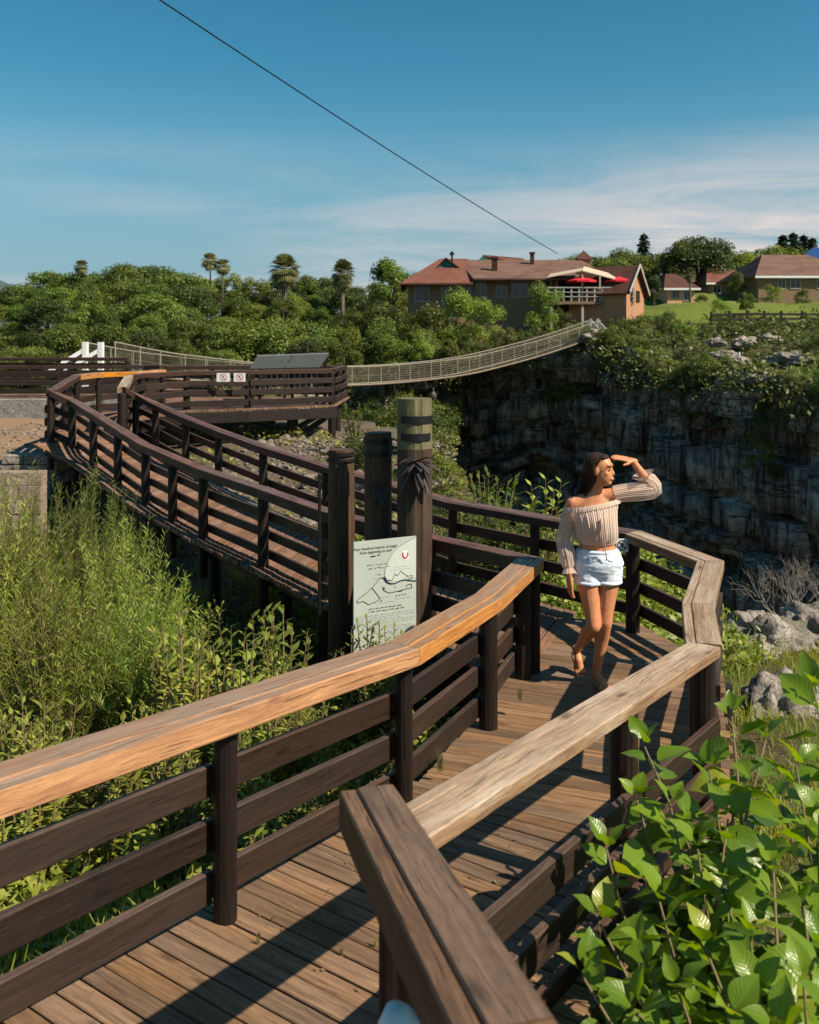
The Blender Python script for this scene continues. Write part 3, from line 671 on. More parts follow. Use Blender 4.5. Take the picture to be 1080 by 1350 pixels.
def stroke(m, pts, w, o=.003):
    P_ = [sp_(*spx(*p), o) for p in pts]
    for a, b in zip(P_[:-1], P_[1:]):
        d = (b-a); 
        if d.length < 1e-6: continue
        d.normalize(); n = d.cross(sn).normalized()*w/2; a2, b2 = a-d*w*.3, b+d*w*.3
        m.face([m.vert(a2-n), m.vert(b2-n), m.vert(b2+n), m.vert(a2+n)])
pale = [(815, 125), (740, 165), (640, 225), (575, 290), (535, 360), (505, 440), (495, 520), (560, 560), (640, 560), (720, 520), (812, 530)]
flat([spx(*p) for p in pale], M['sign_light'], 'pale_map_area')
m = MB()
stroke(m, pale[:7], .0022)
stroke(m, [(455, 525), (420, 570), (375, 620), (310, 680), (255, 720), (228, 745), (235, 765), (290, 750), (345, 785), (360, 775), (410, 760), (455, 730), (420, 680), (375, 622)], .0042)
stroke(m, [(455, 525), (480, 530), (500, 545)], .004)
stroke(m, [(500, 550), (540, 555), (575, 550), (600, 490), (625, 510), (660, 462), (690, 490), (730, 515), (775, 505), (770, 535), (735, 545)], .0042)
stroke(m, [(480, 640), (500, 655), (545, 675), (600, 665), (650, 655), (700, 640), (770, 630), (765, 590), (720, 600), (715, 620)], .0042)
m.build('map_outline', M['black'], sign)
M['map_blue'] = plain('map_river_print', (0.02, 0.025, 0.06), 0.6, 0, 0.05)
m = MB()
for pts, w in (([(485, 525), (510, 565), (550, 585), (600, 585), (650, 560), (700, 550), (760, 560), (812, 562)], .009), ([(500, 520), (520, 570), (560, 588)], .012)): stroke(m, pts, w)
m.build('map_river', M['map_blue'], sign)
m = MB(); rs = random.Random(2)
for (x, y, r) in ((485, 625, 9), (495, 635, 7), (650, 660, 12), (670, 655, 8), (615, 705, 6), (645, 700, 6), (675, 695, 6), (705, 690, 6), (465, 750, 7), (375, 320, 12), (395, 317, 12), (440, 305, 9), (450, 495, 5), (605, 620, 5)):
    stroke(m, [(x-r, y), (x+r, y-2)], .008 if r > 8 else .0055)
m.build('map_symbols', M['black'], sign)
def emblem():
    cx, cy = 702, 308; N = 20
    flat([spx(cx+42*math.cos(2*math.pi*k/N), cy+48*math.sin(2*math.pi*k/N)) for k in range(N)], M['white_paint'], 'emblem_disc', .003)
    m = MB(); stroke(m, [(678, 285), (676, 310), (690, 332), (702, 338)], .013, .0045); stroke(m, [(728, 283), (730, 308), (716, 330), (704, 338)], .011, .0045); m.build('emblem', M['red_print'], sign)
emblem()
def text_on(s, x, y, size, mat, name='lettering', shear=.25):
    cu = bpy.data.curves.new('t', 'FONT'); cu.body = s; cu.size = size; cu.shear = shear; cu.align_x = 'CENTER'
    o = bpy.data.objects.new('t', cu); COL.objects.link(o); dg = bpy.context.evaluated_depsgraph_get(); me = bpy.data.meshes.new_from_object(o.evaluated_get(dg))
    bpy.data.objects.remove(o); u, v = spx(x, y); base = sp_(u, v, .003); slope = Vector((0, 0, 0))
    # follow the panel: x axis along the panel, slight rise as printed
    for w in me.vertices: w.co = base + sx*w.co.x + Vector((0, 0, w.co.y + w.co.x*.0))
    me.materials.clear(); me.materials.append(mat); return link(name, me, sign)
text_on('Four hundred metres of magic', 410, 245, .030, M['black']); text_on('from beginning to end', 410, 283, .030, M['black'])
def scribble(m, x0, x1, y0, amp, rng, w):
    x = x0; pts = []
    while x < x1:
        n = rng.randint(3, 9)
        pts = []
        for k in range(n): pts.append((x, y0 - 65*(x-x0)/615 + rng.uniform(-amp, amp))); x += rng.uniform(4, 7)
        stroke(m, pts, w); x += rng.uniform(5, 9)
m = MB()
for y, x0, x1 in ((405, 330, 500), (440, 335, 515)): scribble(m, x0, x1, y, 8, rs, .0024)
for y, x0, x1, a in ((830, 340, 670, 5), (857, 335, 670, 5)): scribble(m, x0, x1, y, a, rs, .0036)
for k in range(16):
    y = 905 + k*22; x0 = 240 + rs.uniform(-2, 6); scribble(m, x0, 760 - (rs.random() < .3)*rs.uniform(80, 300), y, 3.2, rs, .0015)
for x0, x1, y in ((600, 690, 425), (550, 780, 455), (410, 450, 495), (385, 440, 540), (470, 560, 720), (600, 720, 735), (440, 545, 770)): scribble(m, x0, x1, y, 3, rs, .0014)
m.build('handwriting', M['black'], sign)

def ban_plate(label, c, w, h, twin=False):
    o = empty('prohibition_sign', c - Vector((0, 0, h/2))); tag(o, label, 'sign', 'small prohibition plates on the railings')
    m = MB(); m.beam(c - Vector((w/2, 0, 0)), c + Vector((w/2, 0, 0)), .006, h, ch=.001); m.build('plate', M['white_paint'], o)
    R = h*.40; N = 28; m = MB()
    def ring(m, r0, r1, y):
        a = [m.vert(c + Vector((r0*math.cos(2*math.pi*k/N), y, r0*math.sin(2*math.pi*k/N)))) for k in range(N)]
        b = [m.vert(c + Vector((r1*math.cos(2*math.pi*k/N), y, r1*math.sin(2*math.pi*k/N)))) for k in range(N)]
        for k in range(N): m.face([a[k], a[(k+1) % N], b[(k+1) % N], b[k]])
    ring(m, R*.82, R, -.0045)
    s = R*.9/math.sqrt(2); t = R*.08
    m.face([m.vert(c + Vector(q)) for q in ((-s-t, -.0046, s-t), (-s+t, -.0046, s+t), (s+t, -.0046, -s+t), (s-t, -.0046, -s-t))])
    m.build('ban_ring', M['red_print'] if not twin else M['black'], o)
    m = MB()   # little climbing figure
    for pts, w in ((((-.1, .35), (.05, .42)), .16), (((.0, .3), (-.1, -.1)), .16), (((-.1, -.1), (-.32, -.5)), .1), (((-.1, -.1), (.18, -.3)), .1), (((.18, -.3), (.1, -.58)), .09), (((0, .22), (.34, .3)), .08), (((0, .2), (-.3, .0)), .08)):
        a, b = [Vector((p[0]*R, 0, p[1]*R)) for p in pts]; d = (b-a).normalized(); n = Vector((-d.z, 0, d.x))*w*R/2
        m.face([m.vert(c + q + Vector((0, -.004, 0))) for q in (a-n, b-n, b+n, a+n)])
    m.build('figure', M['black'], o)
ban_plate('small white prohibition plate on the railing right of the woman', Vector((1.79, 7.655, .755)), .10, .11, True)
ban_plate('left of the two prohibition signs on the distant platform railing', atd(294.5, 497.5, 19.95), .29, .19)
ban_plate('right of the two prohibition signs on the distant platform railing', atd(316, 497.5, 20.1), .26, .19)

# slanted twin panels above the platform
sh = empty('slanted_panel_board', (-2.9, 22.9, pz)); tag(sh, 'twin slanted grey display panels standing on the distant platform', 'display board')
M['panel_grey'] = plain('grey_panel', (0.06, 0.064, 0.058), 0.55, 0.0, 0.15)
b0, b1, t0, t1 = atd(329, 486, 22.4), atd(421, 484, 22.4), atd(339, 470, 23.3), atd(433, 467, 23.3)
for u0, u1 in ((.0, .49), (.51, 1)):
    m = MB(); m.prism([b0.lerp(b1, u0), b0.lerp(b1, u1), t0.lerp(t1, u1), t0.lerp(t1, u0)], (0, .01, -.03)); m.build('panel', M['panel_grey'], sh)
m = MB(); m.beam(t0 + Vector((0, 0, .015)), t1 + Vector((0, 0, .015)), .05, .04); m.build('top_edge', M['metal_grey'], sh)
for u in (.04, .5, .96):
    q = b0.lerp(b1, u); m = MB(); m.beam((q.x, q.y+.06, pz), (q.x, q.y+.06, q.z-.02), .07, .07, up=(0, 1, 0)); m.build('leg', M['post'], sh)
    q = t0.lerp(t1, u); m = MB(); m.beam((q.x, q.y-.06, pz), (q.x, q.y-.06, q.z-.06), .07, .07, up=(0, 1, 0)); m.build('leg', M['post'], sh)
for k in range(12):
    q = b0.lerp(b1, (k+.5)/12); m = MB(); m.beam((q.x, q.y+.25, pz+.2), (q.x, q.y+.25, q.z-.12), .025, .05, up=(0, 1, 0)); m.build('screen_bar', M['metal_grey'], sh)

# conduit pipe along the far railing of the long walk
pp = [p + Vector((-.08, -.12, .05)) for p in OUTR[2:]]
m = MB(); m.tube(pp, .018, 8); tag(m.build('conduit_pipe', M['metal_grey']), 'pale grey pipe lying along the deck edge of the long walk', 'pipe')
# pale block wall and dark abutment at the left
bw = empty('block_wall', (-6.3, 13, -.3)); tag(bw, 'low pale block wall above the feathery bush at the left', 'wall')
rw = random.Random(8)
for r in range(6):
    for k in range(8):
        x0 = -8.6 + k*.44 - (r % 2)*.2; z0 = -.58 + r*.2; w = .437
        if x0 > -5.4: continue
        m = MB(); m.beam((x0, 13.0 + rw.uniform(-.01, .01), z0+.1), (-5.22 if x0+w > -5.45 else x0+w, 13.0 + rw.uniform(-.01, .01), z0+.1), .22, .197, ch=.008); m.build('block', M['blockwall'], bw)
ab = empty('abutment', (-6.2, 15.7, .2)); tag(ab, 'dark stone abutment under the top corner of the long walk', 'abutment')
for r in range(5):
    for k in range(3):
        for j in range(2):
            x0 = -6.75 + k*.36 - (r % 2)*.1 - (4-r)*.06; y0 = 15.3 + j*.5 + rw.uniform(-.02, .02); z0 = -.25 + r*.17
            m = MB(); m.beam((x0, y0, z0+.08), (x0+.345, y0, z0+.08), .45, .16, ch=.015); m.build('block', M['rock'], ab)

# ---------------------------------------------------------------- suspension bridge and the cable overhead
BR = [(131, 489, 30), (185, 496, 33), (240, 501, 36), (340, 506.5, 42), (440, 507.5, 47), (520, 503.5, 50), (600, 494.5, 52), (660, 481, 54), (720, 464, 56), (784, 442, 58)]
bp = [atd(*b) for b in BR]
def smooth_path(P_, n):
    out = []
    for k in range(len(P_)-1):
        p0, p1_, p2_, p3_ = P_[max(k-1, 0)], P_[k], P_[k+1], P_[min(k+2, len(P_)-1)]
        for q in range(n):
            t = q/n; out.append(.5*((2*p1_) + (p2_-p0)*t + (2*p0-5*p1_+4*p2_-p3_)*t*t + (3*p1_-p0-3*p2_+p3_)*t**3))
    out.append(P_[-1]); return out
cl = smooth_path(bp, 6)
bridge = empty('suspension_bridge', bp[0]); tag(bridge, 'pale mesh-sided suspension footbridge sagging across the gorge to the lodge', 'bridge')
M['bridge'] = plain('pale_bridge_steel', (0.26, 0.235, 0.18), 0.5, 0.0, 0.1)
M['mesh'] = plain('bridge_wire_mesh', (0.15, 0.135, 0.095), 0.55, 0.1, 0.1)
PH = .95; acc = 0
def bn(k):
    d = cl[min(k+1, len(cl)-1)] - cl[max(k-1, 0)]; d.z = 0; d.normalize(); return Vector((-d.y, d.x, 0))
upv = Vector((0, 0, 1))
for s in (-.55, .55):
    for zz, r, nm, mt_ in ((PH, .028, 'handrail_cable', 'bridge'), (0, .035, 'bearer_cable', 'bridge'), (PH*.5, .010, 'side_wire', 'mesh')):
        m = MB(); m.tube([p + bn(k)*s + upv*zz for k, p in enumerate(cl)], r, 6); m.build(nm, M[mt_], bridge)
    m = MB()
    for k in range(len(cl)-1):
        a, b = cl[k] + bn(k)*s, cl[k+1] + bn(k+1)*s; n = max(2, int((b-a).length/.12))
        for q in range(n):
            c = a.lerp(b, q/n); m.tube([c, c + upv*PH], .009, 3, caps=False)
        for zz in (.12, .25, .37, .62, .74, .86): m.tube([a + upv*zz*PH/.95, b + upv*zz*PH/.95], .009, 3, caps=False)
    o = m.build('wire_mesh', M['mesh'], bridge); o['kind'] = 'stuff'
    dist = 0; last = None
    for k, p in enumerate(cl):
        if last is None or (p-last).length > 1.5:
            last = p; c = p + bn(k)*s; m = MB(); m.tube([c - upv*.05, c + upv*(PH+.03)], .026, 6); m.build('stanchion', M['bridge'], bridge)
m = MB()
for k in range(len(cl)-1):
    n = max(1, int((cl[k+1]-cl[k]).length/.16))
    for q in range(n):
        c = cl[k].lerp(cl[k+1], q/n); m.beam(c - bn(k)*.58 - upv*.03, c + bn(k)*.58 - upv*.03, .13, .035)
o = m.build('deck_planks', M['deck_far'], bridge); o['kind'] = 'stuff'
for (px, dy) in ((112.5, 0), (133, .0)):
    t = atd(px, 451, 30 + dy); m = MB(); m.beam((t.x, t.y, .7), t, .17, .17, up=(0, 1, 0)); m.build('tower_post', M['white_paint'], bridge)
    q = atd(px - 36, 480, 29.8 + dy); e = atd(px-2, 461.5, 30+dy); m = MB(); m.beam(q + Vector((-.3, 0, -.25)), e, .13, .13); m.build('tower_brace', M['white_paint'], bridge)
for (px, d) in ((779, 57.6), (788, 58.6)):
    t = atd(px, 420, d); m = MB(); m.beam((t.x, t.y, t.z-1.6), t, .16, .16, up=(0, 1, 0)); m.build('tower_post', M['metal_grey'], bridge)
    m = MB(); m.beam(t - upv*.1, t + Vector((1.3, .8, -1.3)), .1, .1); m.build('tower_brace', M['metal_grey'], bridge)
# overhead cable
c0, c1 = atd(735, 334, 71), atd(228, 0, 32); ext = c1 + (c1-c0)*.35
pts = []
for k in range(25):
    u = k/24; p = c0.lerp(ext, u); p.z -= 1.1*4*u*(1-u)*.35; pts.append(p)
m = MB(); m.tube(pts, .030, 6); tag(m.build('overhead_cable', M['metal_dark']), 'long dark cable running down across the sky to the lodge roof', 'cable')
# ---------------------------------------------------------------- houses across the gorge
def tilemat(name, a, b, sc=1.0):
    t = NT(name); p = t.pos(); n1 = t.noise(p, 0.9, 5, 0.6)
    sxyz = t.n('ShaderNodeSeparateXYZ', {0: p})
    row = t.math('FRACT', t.math('MULTIPLY', sxyz.outputs[2], 6.5)); colm = t.math('FRACT', t.math('MULTIPLY', t.math('ADD', sxyz.outputs[0], sxyz.outputs[1]), 3.2))
    c = t.mix(t.rng(n1, 0.35, 0.65), a, b); c = t.mix(t.rng(row, 0.0, 0.4, 0.75, 0), c, tuple(x*.25 for x in a))
    t.pbr(c, 0.8, t.bump(t.math('ADD', row, t.math('MULTIPLY', colm, .5)), 0.6, 0.05), 0.2); return t.m
M['roof_red'] = tilemat('red_roof_tiles', (0.155, 0.060, 0.042), (0.215, 0.088, 0.06))
M['roof_brown'] = tilemat('brown_roof_tiles', (0.135, 0.075, 0.055), (0.20, 0.118, 0.09))
M['roof_dark'] = tilemat('dark_roof_tiles', (0.085, 0.036, 0.027), (0.12, 0.052, 0.038))
M['brick'] = rockmat('facing_brick', (0.42, 0.215, 0.115), (0.52, 0.29, 0.165), (0.25, 0.12, 0.07), 5)
M['brick_pale'] = rockmat('pale_brick', (0.23, 0.155, 0.095), (0.29, 0.20, 0.125), (0.13, 0.09, 0.055), 5)
M['salmon'] = plain('salmon_plaster', (0.58, 0.33, 0.20), 0.8, 0, 0.1)
M['glass'] = plain('dark_window_glass', (0.012, 0.014, 0.016), 0.12, 0, 0.1, spec=0.6)
M['teal'] = plain('teal_gable_boards', (0.02, 0.13, 0.12), 0.6, 0, 0.12)
M['umbrella'] = plain('red_canvas', (0.62, 0.025, 0.035), 0.7, 0, 0.08)
M['awning'] = plain('pale_canvas', (0.48, 0.38, 0.29), 0.8, 0, 0.08)
M['blue_roof'] = plain('blue_sheet_roof', (0.015, 0.05, 0.16), 0.5, 0, 0.1)
M['timber'] = wood('balcony_timber', (0.26, 0.17, 0.11), (0.13, 0.08, 0.05), var=0.1)
M['baluster'] = plain('grey_baluster_paint', (0.34, 0.33, 0.30), 0.6)
def quadroof(parent, a, b, c, d, mat, th=.12, name='roof'):
    m = MB(); m.prism([a, b, c, d] if d is not None else [a, b, c], (0, 0, -th)); return m.build(name, mat, parent)
def window(parent, x0, x1, z0, z1, y, frame=None, bars=1):
    w = MB(); w.box((x0, y-.03, z0), (x1, y+.05, z1)); wo_ = w.build('window', M['glass'], parent)
    f = MB(); t = .07
    for lo, hi in (((x0-t, y-.06, z0-t), (x1+t, y-.02, z0)), ((x0-t, y-.06, z1), (x1+t, y-.02, z1+t)), ((x0-t, y-.06, z0), (x0, y-.02, z1)), ((x1, y-.06, z0), (x1+t, y-.02, z1))): f.box(lo, hi)
    for k in range(bars): xm = x0 + (x1-x0)*(k+1)/(bars+1); f.box((xm-.025, y-.055, z0), (xm+.025, y-.025, z1))
    f.build('frame', frame or M['baluster'], wo_)
def wall(parent, x0, x1, z0, z1, y0, y1, mat, name='wall'):
    m = MB(); m.box((x0, y0, z0), (x1, y1, z1)); return m.build(name, mat, parent)
def X(px, d): return (px-PX)*d/F
def Z(py, d): return CZ - (py-PY)*d/F

lodge = empty('lodge', (8, 70, 2.5)); tag(lodge, 'big red and brown roofed lodge with a balcony across the gorge', 'house')
d = 70
wall(lodge, X(538, d), X(626, d), 1.5, Z(374, d), 70, 79, M['brick_pale'])
wall(lodge, X(626, d)+.002, X(735, d), 1.5, Z(368, d), 70.3, 79, M['brick_pale'])
wall(lodge, X(735, d)+.002, X(836, d), 1.5, Z(368, d), 71.2, 79, M['brick'])
ez, ez2 = Z(373, 68.7), Z(367, 68.7); rz = Z(341, 75); rz2 = Z(342.5, 76)
e0, e1 = Vector((X(528, 68.7), 68.7, ez)), Vector((X(624, 68.7), 68.7, ez)); r0, r1 = Vector((X(580, 75), 75, rz)), Vector((X(612, 75), 75, rz))
quadroof(lodge, e0, e1, Vector((e1.x, 75, rz)), r0, M['roof_red'])
quadroof(lodge, e0, r0, Vector((X(528, 68.7), 80.6, ez)), None, M['roof_red'])
f0, f1 = Vector((X(624, 68.7)+.01, 68.7, ez2)), Vector((X(760, 68.7), 68.7, ez2)); r2 = Vector((X(768, 76), 76, rz2)); r3 = Vector((X(604, 76), 76, rz2))
quadroof(lodge, f0, f1, r2, r3, M['roof_brown'])
quadroof(lodge, Vector((f1.x, 68.75, ez2)), Vector((X(805, 69), 69.0, Z(369, 69))), Vector((X(782, 74), 74, Z(352, 74))), Vector((r2.x, r2.y, r2.z-.05)), M['roof_brown'])
quadroof(lodge, r3 + Vector((0, 0, -.02)), r2 + Vector((0, 0, -.02)), r2 + Vector((0, 6, -2.2)), r3 + Vector((0, 6, -2.2)), M['roof_brown'])
# hip ridge down to the middle eave, gablets
m = MB(); ga = [Vector((X(576, 72.6), 72.6, Z(354, 72.6))), Vector((X(588, 72.6), 72.6, Z(340, 72.6))), Vector((X(603, 72.6), 72.6, Z(353, 72.6)))]
m.prism(ga, (0, 2.4, 0)); m.build('gablet', M['teal'], lodge)
quadroof(lodge, ga[1] + Vector((-.02, -.25, .05)), ga[2] + Vector((.25, -.25, -.05)), ga[2] + Vector((.25, 2.5, -.05)), ga[1] + Vector((-.02, 2.5, .05)), M['roof_red'], .08)
quadroof(lodge, ga[1] + Vector((0, -.25, .06)), ga[0] + Vector((-.2, -.25, -.05)), ga[0] + Vector((-.2, 2.5, -.05)), ga[1] + Vector((0, 2.5, .06)), M['roof_red'], .08)
g2 = [Vector((X(626, 79), 79, Z(347, 79))), Vector((X(637, 79), 79, Z(337, 79))), Vector((X(652, 79), 79, Z(346, 79)))]
m = MB(); m.prism(g2, (0, 1, 0)); m.build('gablet', M['teal'], lodge)
quadroof(lodge, g2[1] + Vector((-.05, -.2, .06)), g2[1] + Vector((X(690, 79)-g2[1].x, -.2, -.25)), Vector((X(694, 78), 78, Z(346, 78))), g2[2] + Vector((.2, -.3, 0)), M['roof_red'], .1)
# chimneys, cowl, cupola
for px0, px1, y0, y1, dd in ((649, 656, 365, 341, 71.5), (700, 704.5, 352, 334.5, 74)):
    ch = wall(lodge, X(px0, dd), X(px1, dd), Z(y0, dd), Z(y1, dd), dd, dd+.45, M['roof_dark'], 'chimney')
    m = MB(); m.box((X(px0, dd)-.07, dd-.07, Z(y1, dd)), (X(px1, dd)+.07, dd+.52, Z(y1, dd)+.15)); m.build('chimney_cap', M['roof_dark'], ch)
m = MB(); c = Vector((X(596, 74), 74, Z(341, 74))); m.tube([c - upv*.4, c + upv*.35], .08, 8); m.tube([c + upv*.3, c + upv*.45, c + upv*.62], [.2, .19, .03], 8); m.build('vent_cowl', M['metal_dark'], lodge)
cu = wall(lodge, X(765, 76), X(778, 76), Z(352, 76), Z(342, 76), 76, 76.9, M['brick'], 'cupola')
m = MB(); bx0, bx1 = X(760.5, 75.8), X(782.5, 75.8); bz = Z(342, 76)
ap = Vector(((bx0+bx1)/2, 76.5, Z(329, 76))); q = [Vector((bx0, 75.7, bz)), Vector((bx1, 75.7, bz)), Vector((bx1, 77.2, bz)), Vector((bx0, 77.2, bz))]
i4 = [m.vert(p) for p in q]; ia = m.vert(ap)
for k in range(4): m.face([i4[k], i4[(k+1) % 4], ia])
m.face(i4[::-1]); m.build('cupola_roof', M['roof_dark'], cu)
# windows
for px0, px1, y0, y1 in ((548, 565, 377, 397), (583, 603, 377, 400), (606, 620, 377, 400)): window(lodge, X(px0, 70), X(px1, 70), Z(y1, 70), Z(y0, 70), 70)
for px0, px1, y0, y1 in ((628, 641, 371, 393), (655, 668, 377, 391), (676, 697, 371, 391), (706, 724, 371, 384)): window(lodge, X(px0, 70), X(px1, 70), Z(y1, 70), Z(y0, 70), 70.3)
for px0, px1, y0, y1 in ((738, 760, 372, 396), (765, 790, 372, 396), (796, 815, 374, 396), (748, 772, 405, 428), (785, 795, 404, 430), (803, 812, 404, 430)): window(lodge, X(px0, 71), X(px1, 71), Z(y1, 71), Z(y0, 71), 71.2, bars=2)
for px in (726, 733.5):
    m = MB(); m.beam((X(px, 69.5), 69.5, 2.0), (X(px, 69.5), 69.5, Z(368, 69.5)), .22, .22, up=(0, 1, 0)); m.build('pillar', M['brick_pale'], lodge)
# balcony
bal = empty('balcony', (13, 68.5, 0), parent=None); bal.parent = lodge; bal.location = (0, 0, 0); bal.matrix_parent_inverse = Matrix.Translation(-Vector(lodge.location))
bz = Z(397, 67)
m = MB(); m.box((X(722, 67), 67.0, bz-.22), (X(836, 67), 71.15, bz)); m.build('slab', M['timber'], bal)
for k in range(12):
    x = X(723 + k*10.2, 67); m = MB(); m.beam((x, 67.05, bz), (x, 67.05, bz+1.0), .1, .1, up=(0, 1, 0)); m.build('rail_post', M['baluster'], bal)
for zz, t in ((1.0, .09), (.66, .06), (.33, .06)):
    m = MB(); m.beam((X(722, 67), 67.0, bz+zz), (X(836, 67), 67.0, bz+zz), .08, t); m.build('balcony_rail', M['baluster'], bal)
for px in (727, 768, 800, 832):
    m = MB(); m.beam((X(px, 67.2), 67.2, 1.8), (X(px, 67.2), 67.2, bz-.2), .18, .18, up=(0, 1, 0)); m.build('support_post', M['baluster'], bal)
for px in (768, 791):
    m = MB(); m.beam((X(px, 67.2), 67.2, bz), (X(px, 67.2), 67.2, Z(362, 67)), .11, .11, up=(0, 1, 0)); m.build('canopy_post', M['baluster'], bal)
m = MB(); m.prism([Vector((X(722, 67), 67.2, Z(366, 67))), Vector((X(768, 67), 67.2, Z(357, 67))), Vector((X(768, 69.6), 69.6, Z(354, 69.6))), Vector((X(726, 69.6), 69.6, Z(362, 69.6)))], (0, 0, .06)); m.build('awning', M['awning'], bal)
m = MB(); m.prism([Vector((X(768, 67)+.02, 67.2, Z(357, 67))), Vector((X(822, 67), 67.2, Z(371, 67))), Vector((X(815, 68.7), 68.7, Z(364, 68.7))), Vector((X(770, 68.7), 68.7, Z(352, 68.7)))], (0, 0, .06)); m.build('awning', M['awning'], bal)
for k, (px, dd) in enumerate(((767, 67.9), (817, 67.9))):
    c = Vector((X(px, dd), dd, bz)); u_ = empty('parasol', c); tag(u_, ['left red parasol on the lodge balcony', 'right red parasol on the lodge balcony beside the brick gable'][k], 'parasol', 'red parasols on the balcony')
    m = MB(); m.tube([c, c + upv*2.0], .03, 6); m.build('pole', M['metal_grey'], u_)
    m = MB(); N = 8; top = c + upv*1.95; rim = [top + Vector((1.2*math.cos(2*math.pi*q/N+.3), 1.2*math.sin(2*math.pi*q/N+.3), -.40)) for q in range(N)]
    ii = m.vert(top); jj = [m.vert(p) for p in rim]; kk = [m.vert(p - upv*.13) for p in rim]
    for q in range(N): m.face([ii, jj[q], jj[(q+1) % N]]); m.face([jj[q], kk[q], kk[(q+1) % N], jj[(q+1) % N]])
    m.build('canopy', M['umbrella'], u_)
# brick gable wing
gn, gf = Vector((X(826, 66), 66, 1.5)), Vector((X(849, 70), 70, 1.5)); gm = (gn+gf)/2
back = Vector((-.8, .6, 0))*4.6; ezz = Z(384, 68); apz = Z(350, 68)
def up_(v, z): return Vector((v.x, v.y, z))
m = MB(); m.prism([gn, gf, up_(gf, ezz), up_(gm, apz-.15), up_(gn, ezz)], back); m.build('gable_wall', M['brick'], lodge)
o_ = -back.normalized()*.35
for s_, nm in ((gn, 0), (gf, 1)):
    ov = (s_-gm).normalized()*.35; e = up_(s_, ezz-.25) + ov
    quadroof(lodge, up_(gm, apz+.02) + o_, e + o_, e + back, up_(gm, apz+.02) + back, M['roof_dark'], .1)
    m = MB(); m.beam(up_(gm, apz+.03) + o_*1.1, e + o_*1.1 + upv*.05, .06, .22); m.build('bargeboard', M['baluster'], lodge)
nrm_ = Vector((.876, -.482, 0))
for u in (.3, .62):
    c = gn.lerp(gf, u) + nrm_*.03; t_ = (gf-gn).normalized()*.42; m = MB(); m.prism([up_(c-t_, Z(398, 68)), up_(c+t_, Z(398, 68)), up_(c+t_, Z(383, 68)), up_(c-t_, Z(383, 68))], nrm_*.04); m.build('window', M['glass'], lodge)

def cottage(label, px0, px1, yb, ye, yr, d, depth, wm, rm, wins, hip=.35, cols=()):
    x0, x1 = X(px0, d), X(px1, d); root = empty('cottage', ((x0+x1)/2, d, Z(yb, d))); tag(root, label, 'house', 'cottages on the far lawn')
    wall(root, x0, x1, Z(yb, d)-1.5, Z(ye, d), d, d+depth, wm)
    o = .45; a, b, c, e = Vector((x0-o, d-o, Z(ye, d)-.05)), Vector((x1+o, d-o, Z(ye, d)-.05)), Vector((x1+o, d+depth+o, Z(ye, d)-.05)), Vector((x0-o, d+depth+o, Z(ye, d)-.05))
    w = x1-x0; ym = d+depth/2; zr = Z(yr, ym); p, q = Vector((x0+w*hip, ym, zr)), Vector((x1-w*hip, ym, zr))
    quadroof(root, a, b, q, p, rm); quadroof(root, b, c, q, None, rm); quadroof(root, e, a, p, None, rm); quadroof(root, c, e, p, q, rm)
    m = MB(); m.beam(a - upv*.12 + Vector((0, .02, 0)), b - upv*.12 + Vector((0, .02, 0)), .08, .2); m.build('gutter', M['white_paint'], root)
    for (u0, u1, t0, t1) in wins: window(root, x0+w*u0, x0+w*u1, Z(t1, d), Z(t0, d), d)
    for u in cols:
        xx = x0+w*u; m = MB(); m.beam((xx, d-.35, Z(yb, d)-.5), (xx, d-.35, Z(ye, d)-.2), .16, .16, up=(0, 1, 0)); m.build('porch_post', M['white_paint'], root)
    return root
cottage('small salmon cottage with a brown hip roof right of the lodge', 880, 916, 400, 379, 361, 88, 7, M['salmon'], M['roof_dark'], ((.18, .42, 383, 393), (.62, .85, 383, 396)), .3)
cottage('low white-posted cottage in the middle of the far lawn', 935, 994, 391, 372, 354, 100, 8, M['brick_pale'], M['roof_red'], ((.1, .25, 376, 386), (.4, .55, 376, 386), (.72, .85, 376, 386)), .22, (.28, .5, .95))
cottage('large brown-roofed cottage at the right edge of the photo', 1000, 1130, 395, 363, 336, 84, 10, M['brick_pale'], M['roof_brown'], ((.2, .27, 368, 380), (.33, .42, 368, 380), (.6, .7, 368, 380)), .25)
bh = empty('blue_roofed_building', (X(1075, 110), 110, 8)); tag(bh, 'building with a blue roof behind the large cottage', 'house')
wall(bh, X(1062, 110), X(1130, 110), 7, Z(338, 110), 110, 116, M['brick_pale'])
quadroof(bh, Vector((X(1055, 109), 109, Z(340, 109))), Vector((X(1140, 109), 109, Z(340, 109))), Vector((X(1130, 113), 113, Z(326, 113))), Vector((X(1072, 113), 113, Z(326, 113))), M['blue_roof'])
# dark ranch fence across the gorge and a white marker post
fp = [atd(938, 433, 62), atd(985, 431, 63.5), atd(1030, 431, 65), atd(1085, 431, 66)]
for v in fp: v.z = v.z
fence = empty('ranch_fence', fp[0]); tag(fence, 'dark post and rail fence below the far lawn', 'fence')
for a, b in zip(fp[:-1], fp[1:]):
    for zz in (.25, .58, .91):
        m = MB(); m.beam(a + upv*zz, b + upv*zz, .06, .17); m.build('rail', M['post'], fence)
    for u in (0, .5):
        c = a.lerp(b, u); m = MB(); m.beam(c - upv*1.2, c + upv*1.15, .14, .14, up=(0, 1, 0)); m.build('post', M['post'], fence)
mp_ = atd(974.5, 494, 44); wp = MB(); wp.tube([(mp_.x, mp_.y, mp_.z-.4), (mp_.x, mp_.y, Z(464, 44))], .055, 8); tag(wp.build('marker_post', M['white_paint']), 'slim white marker post on the far cliff top', 'post')
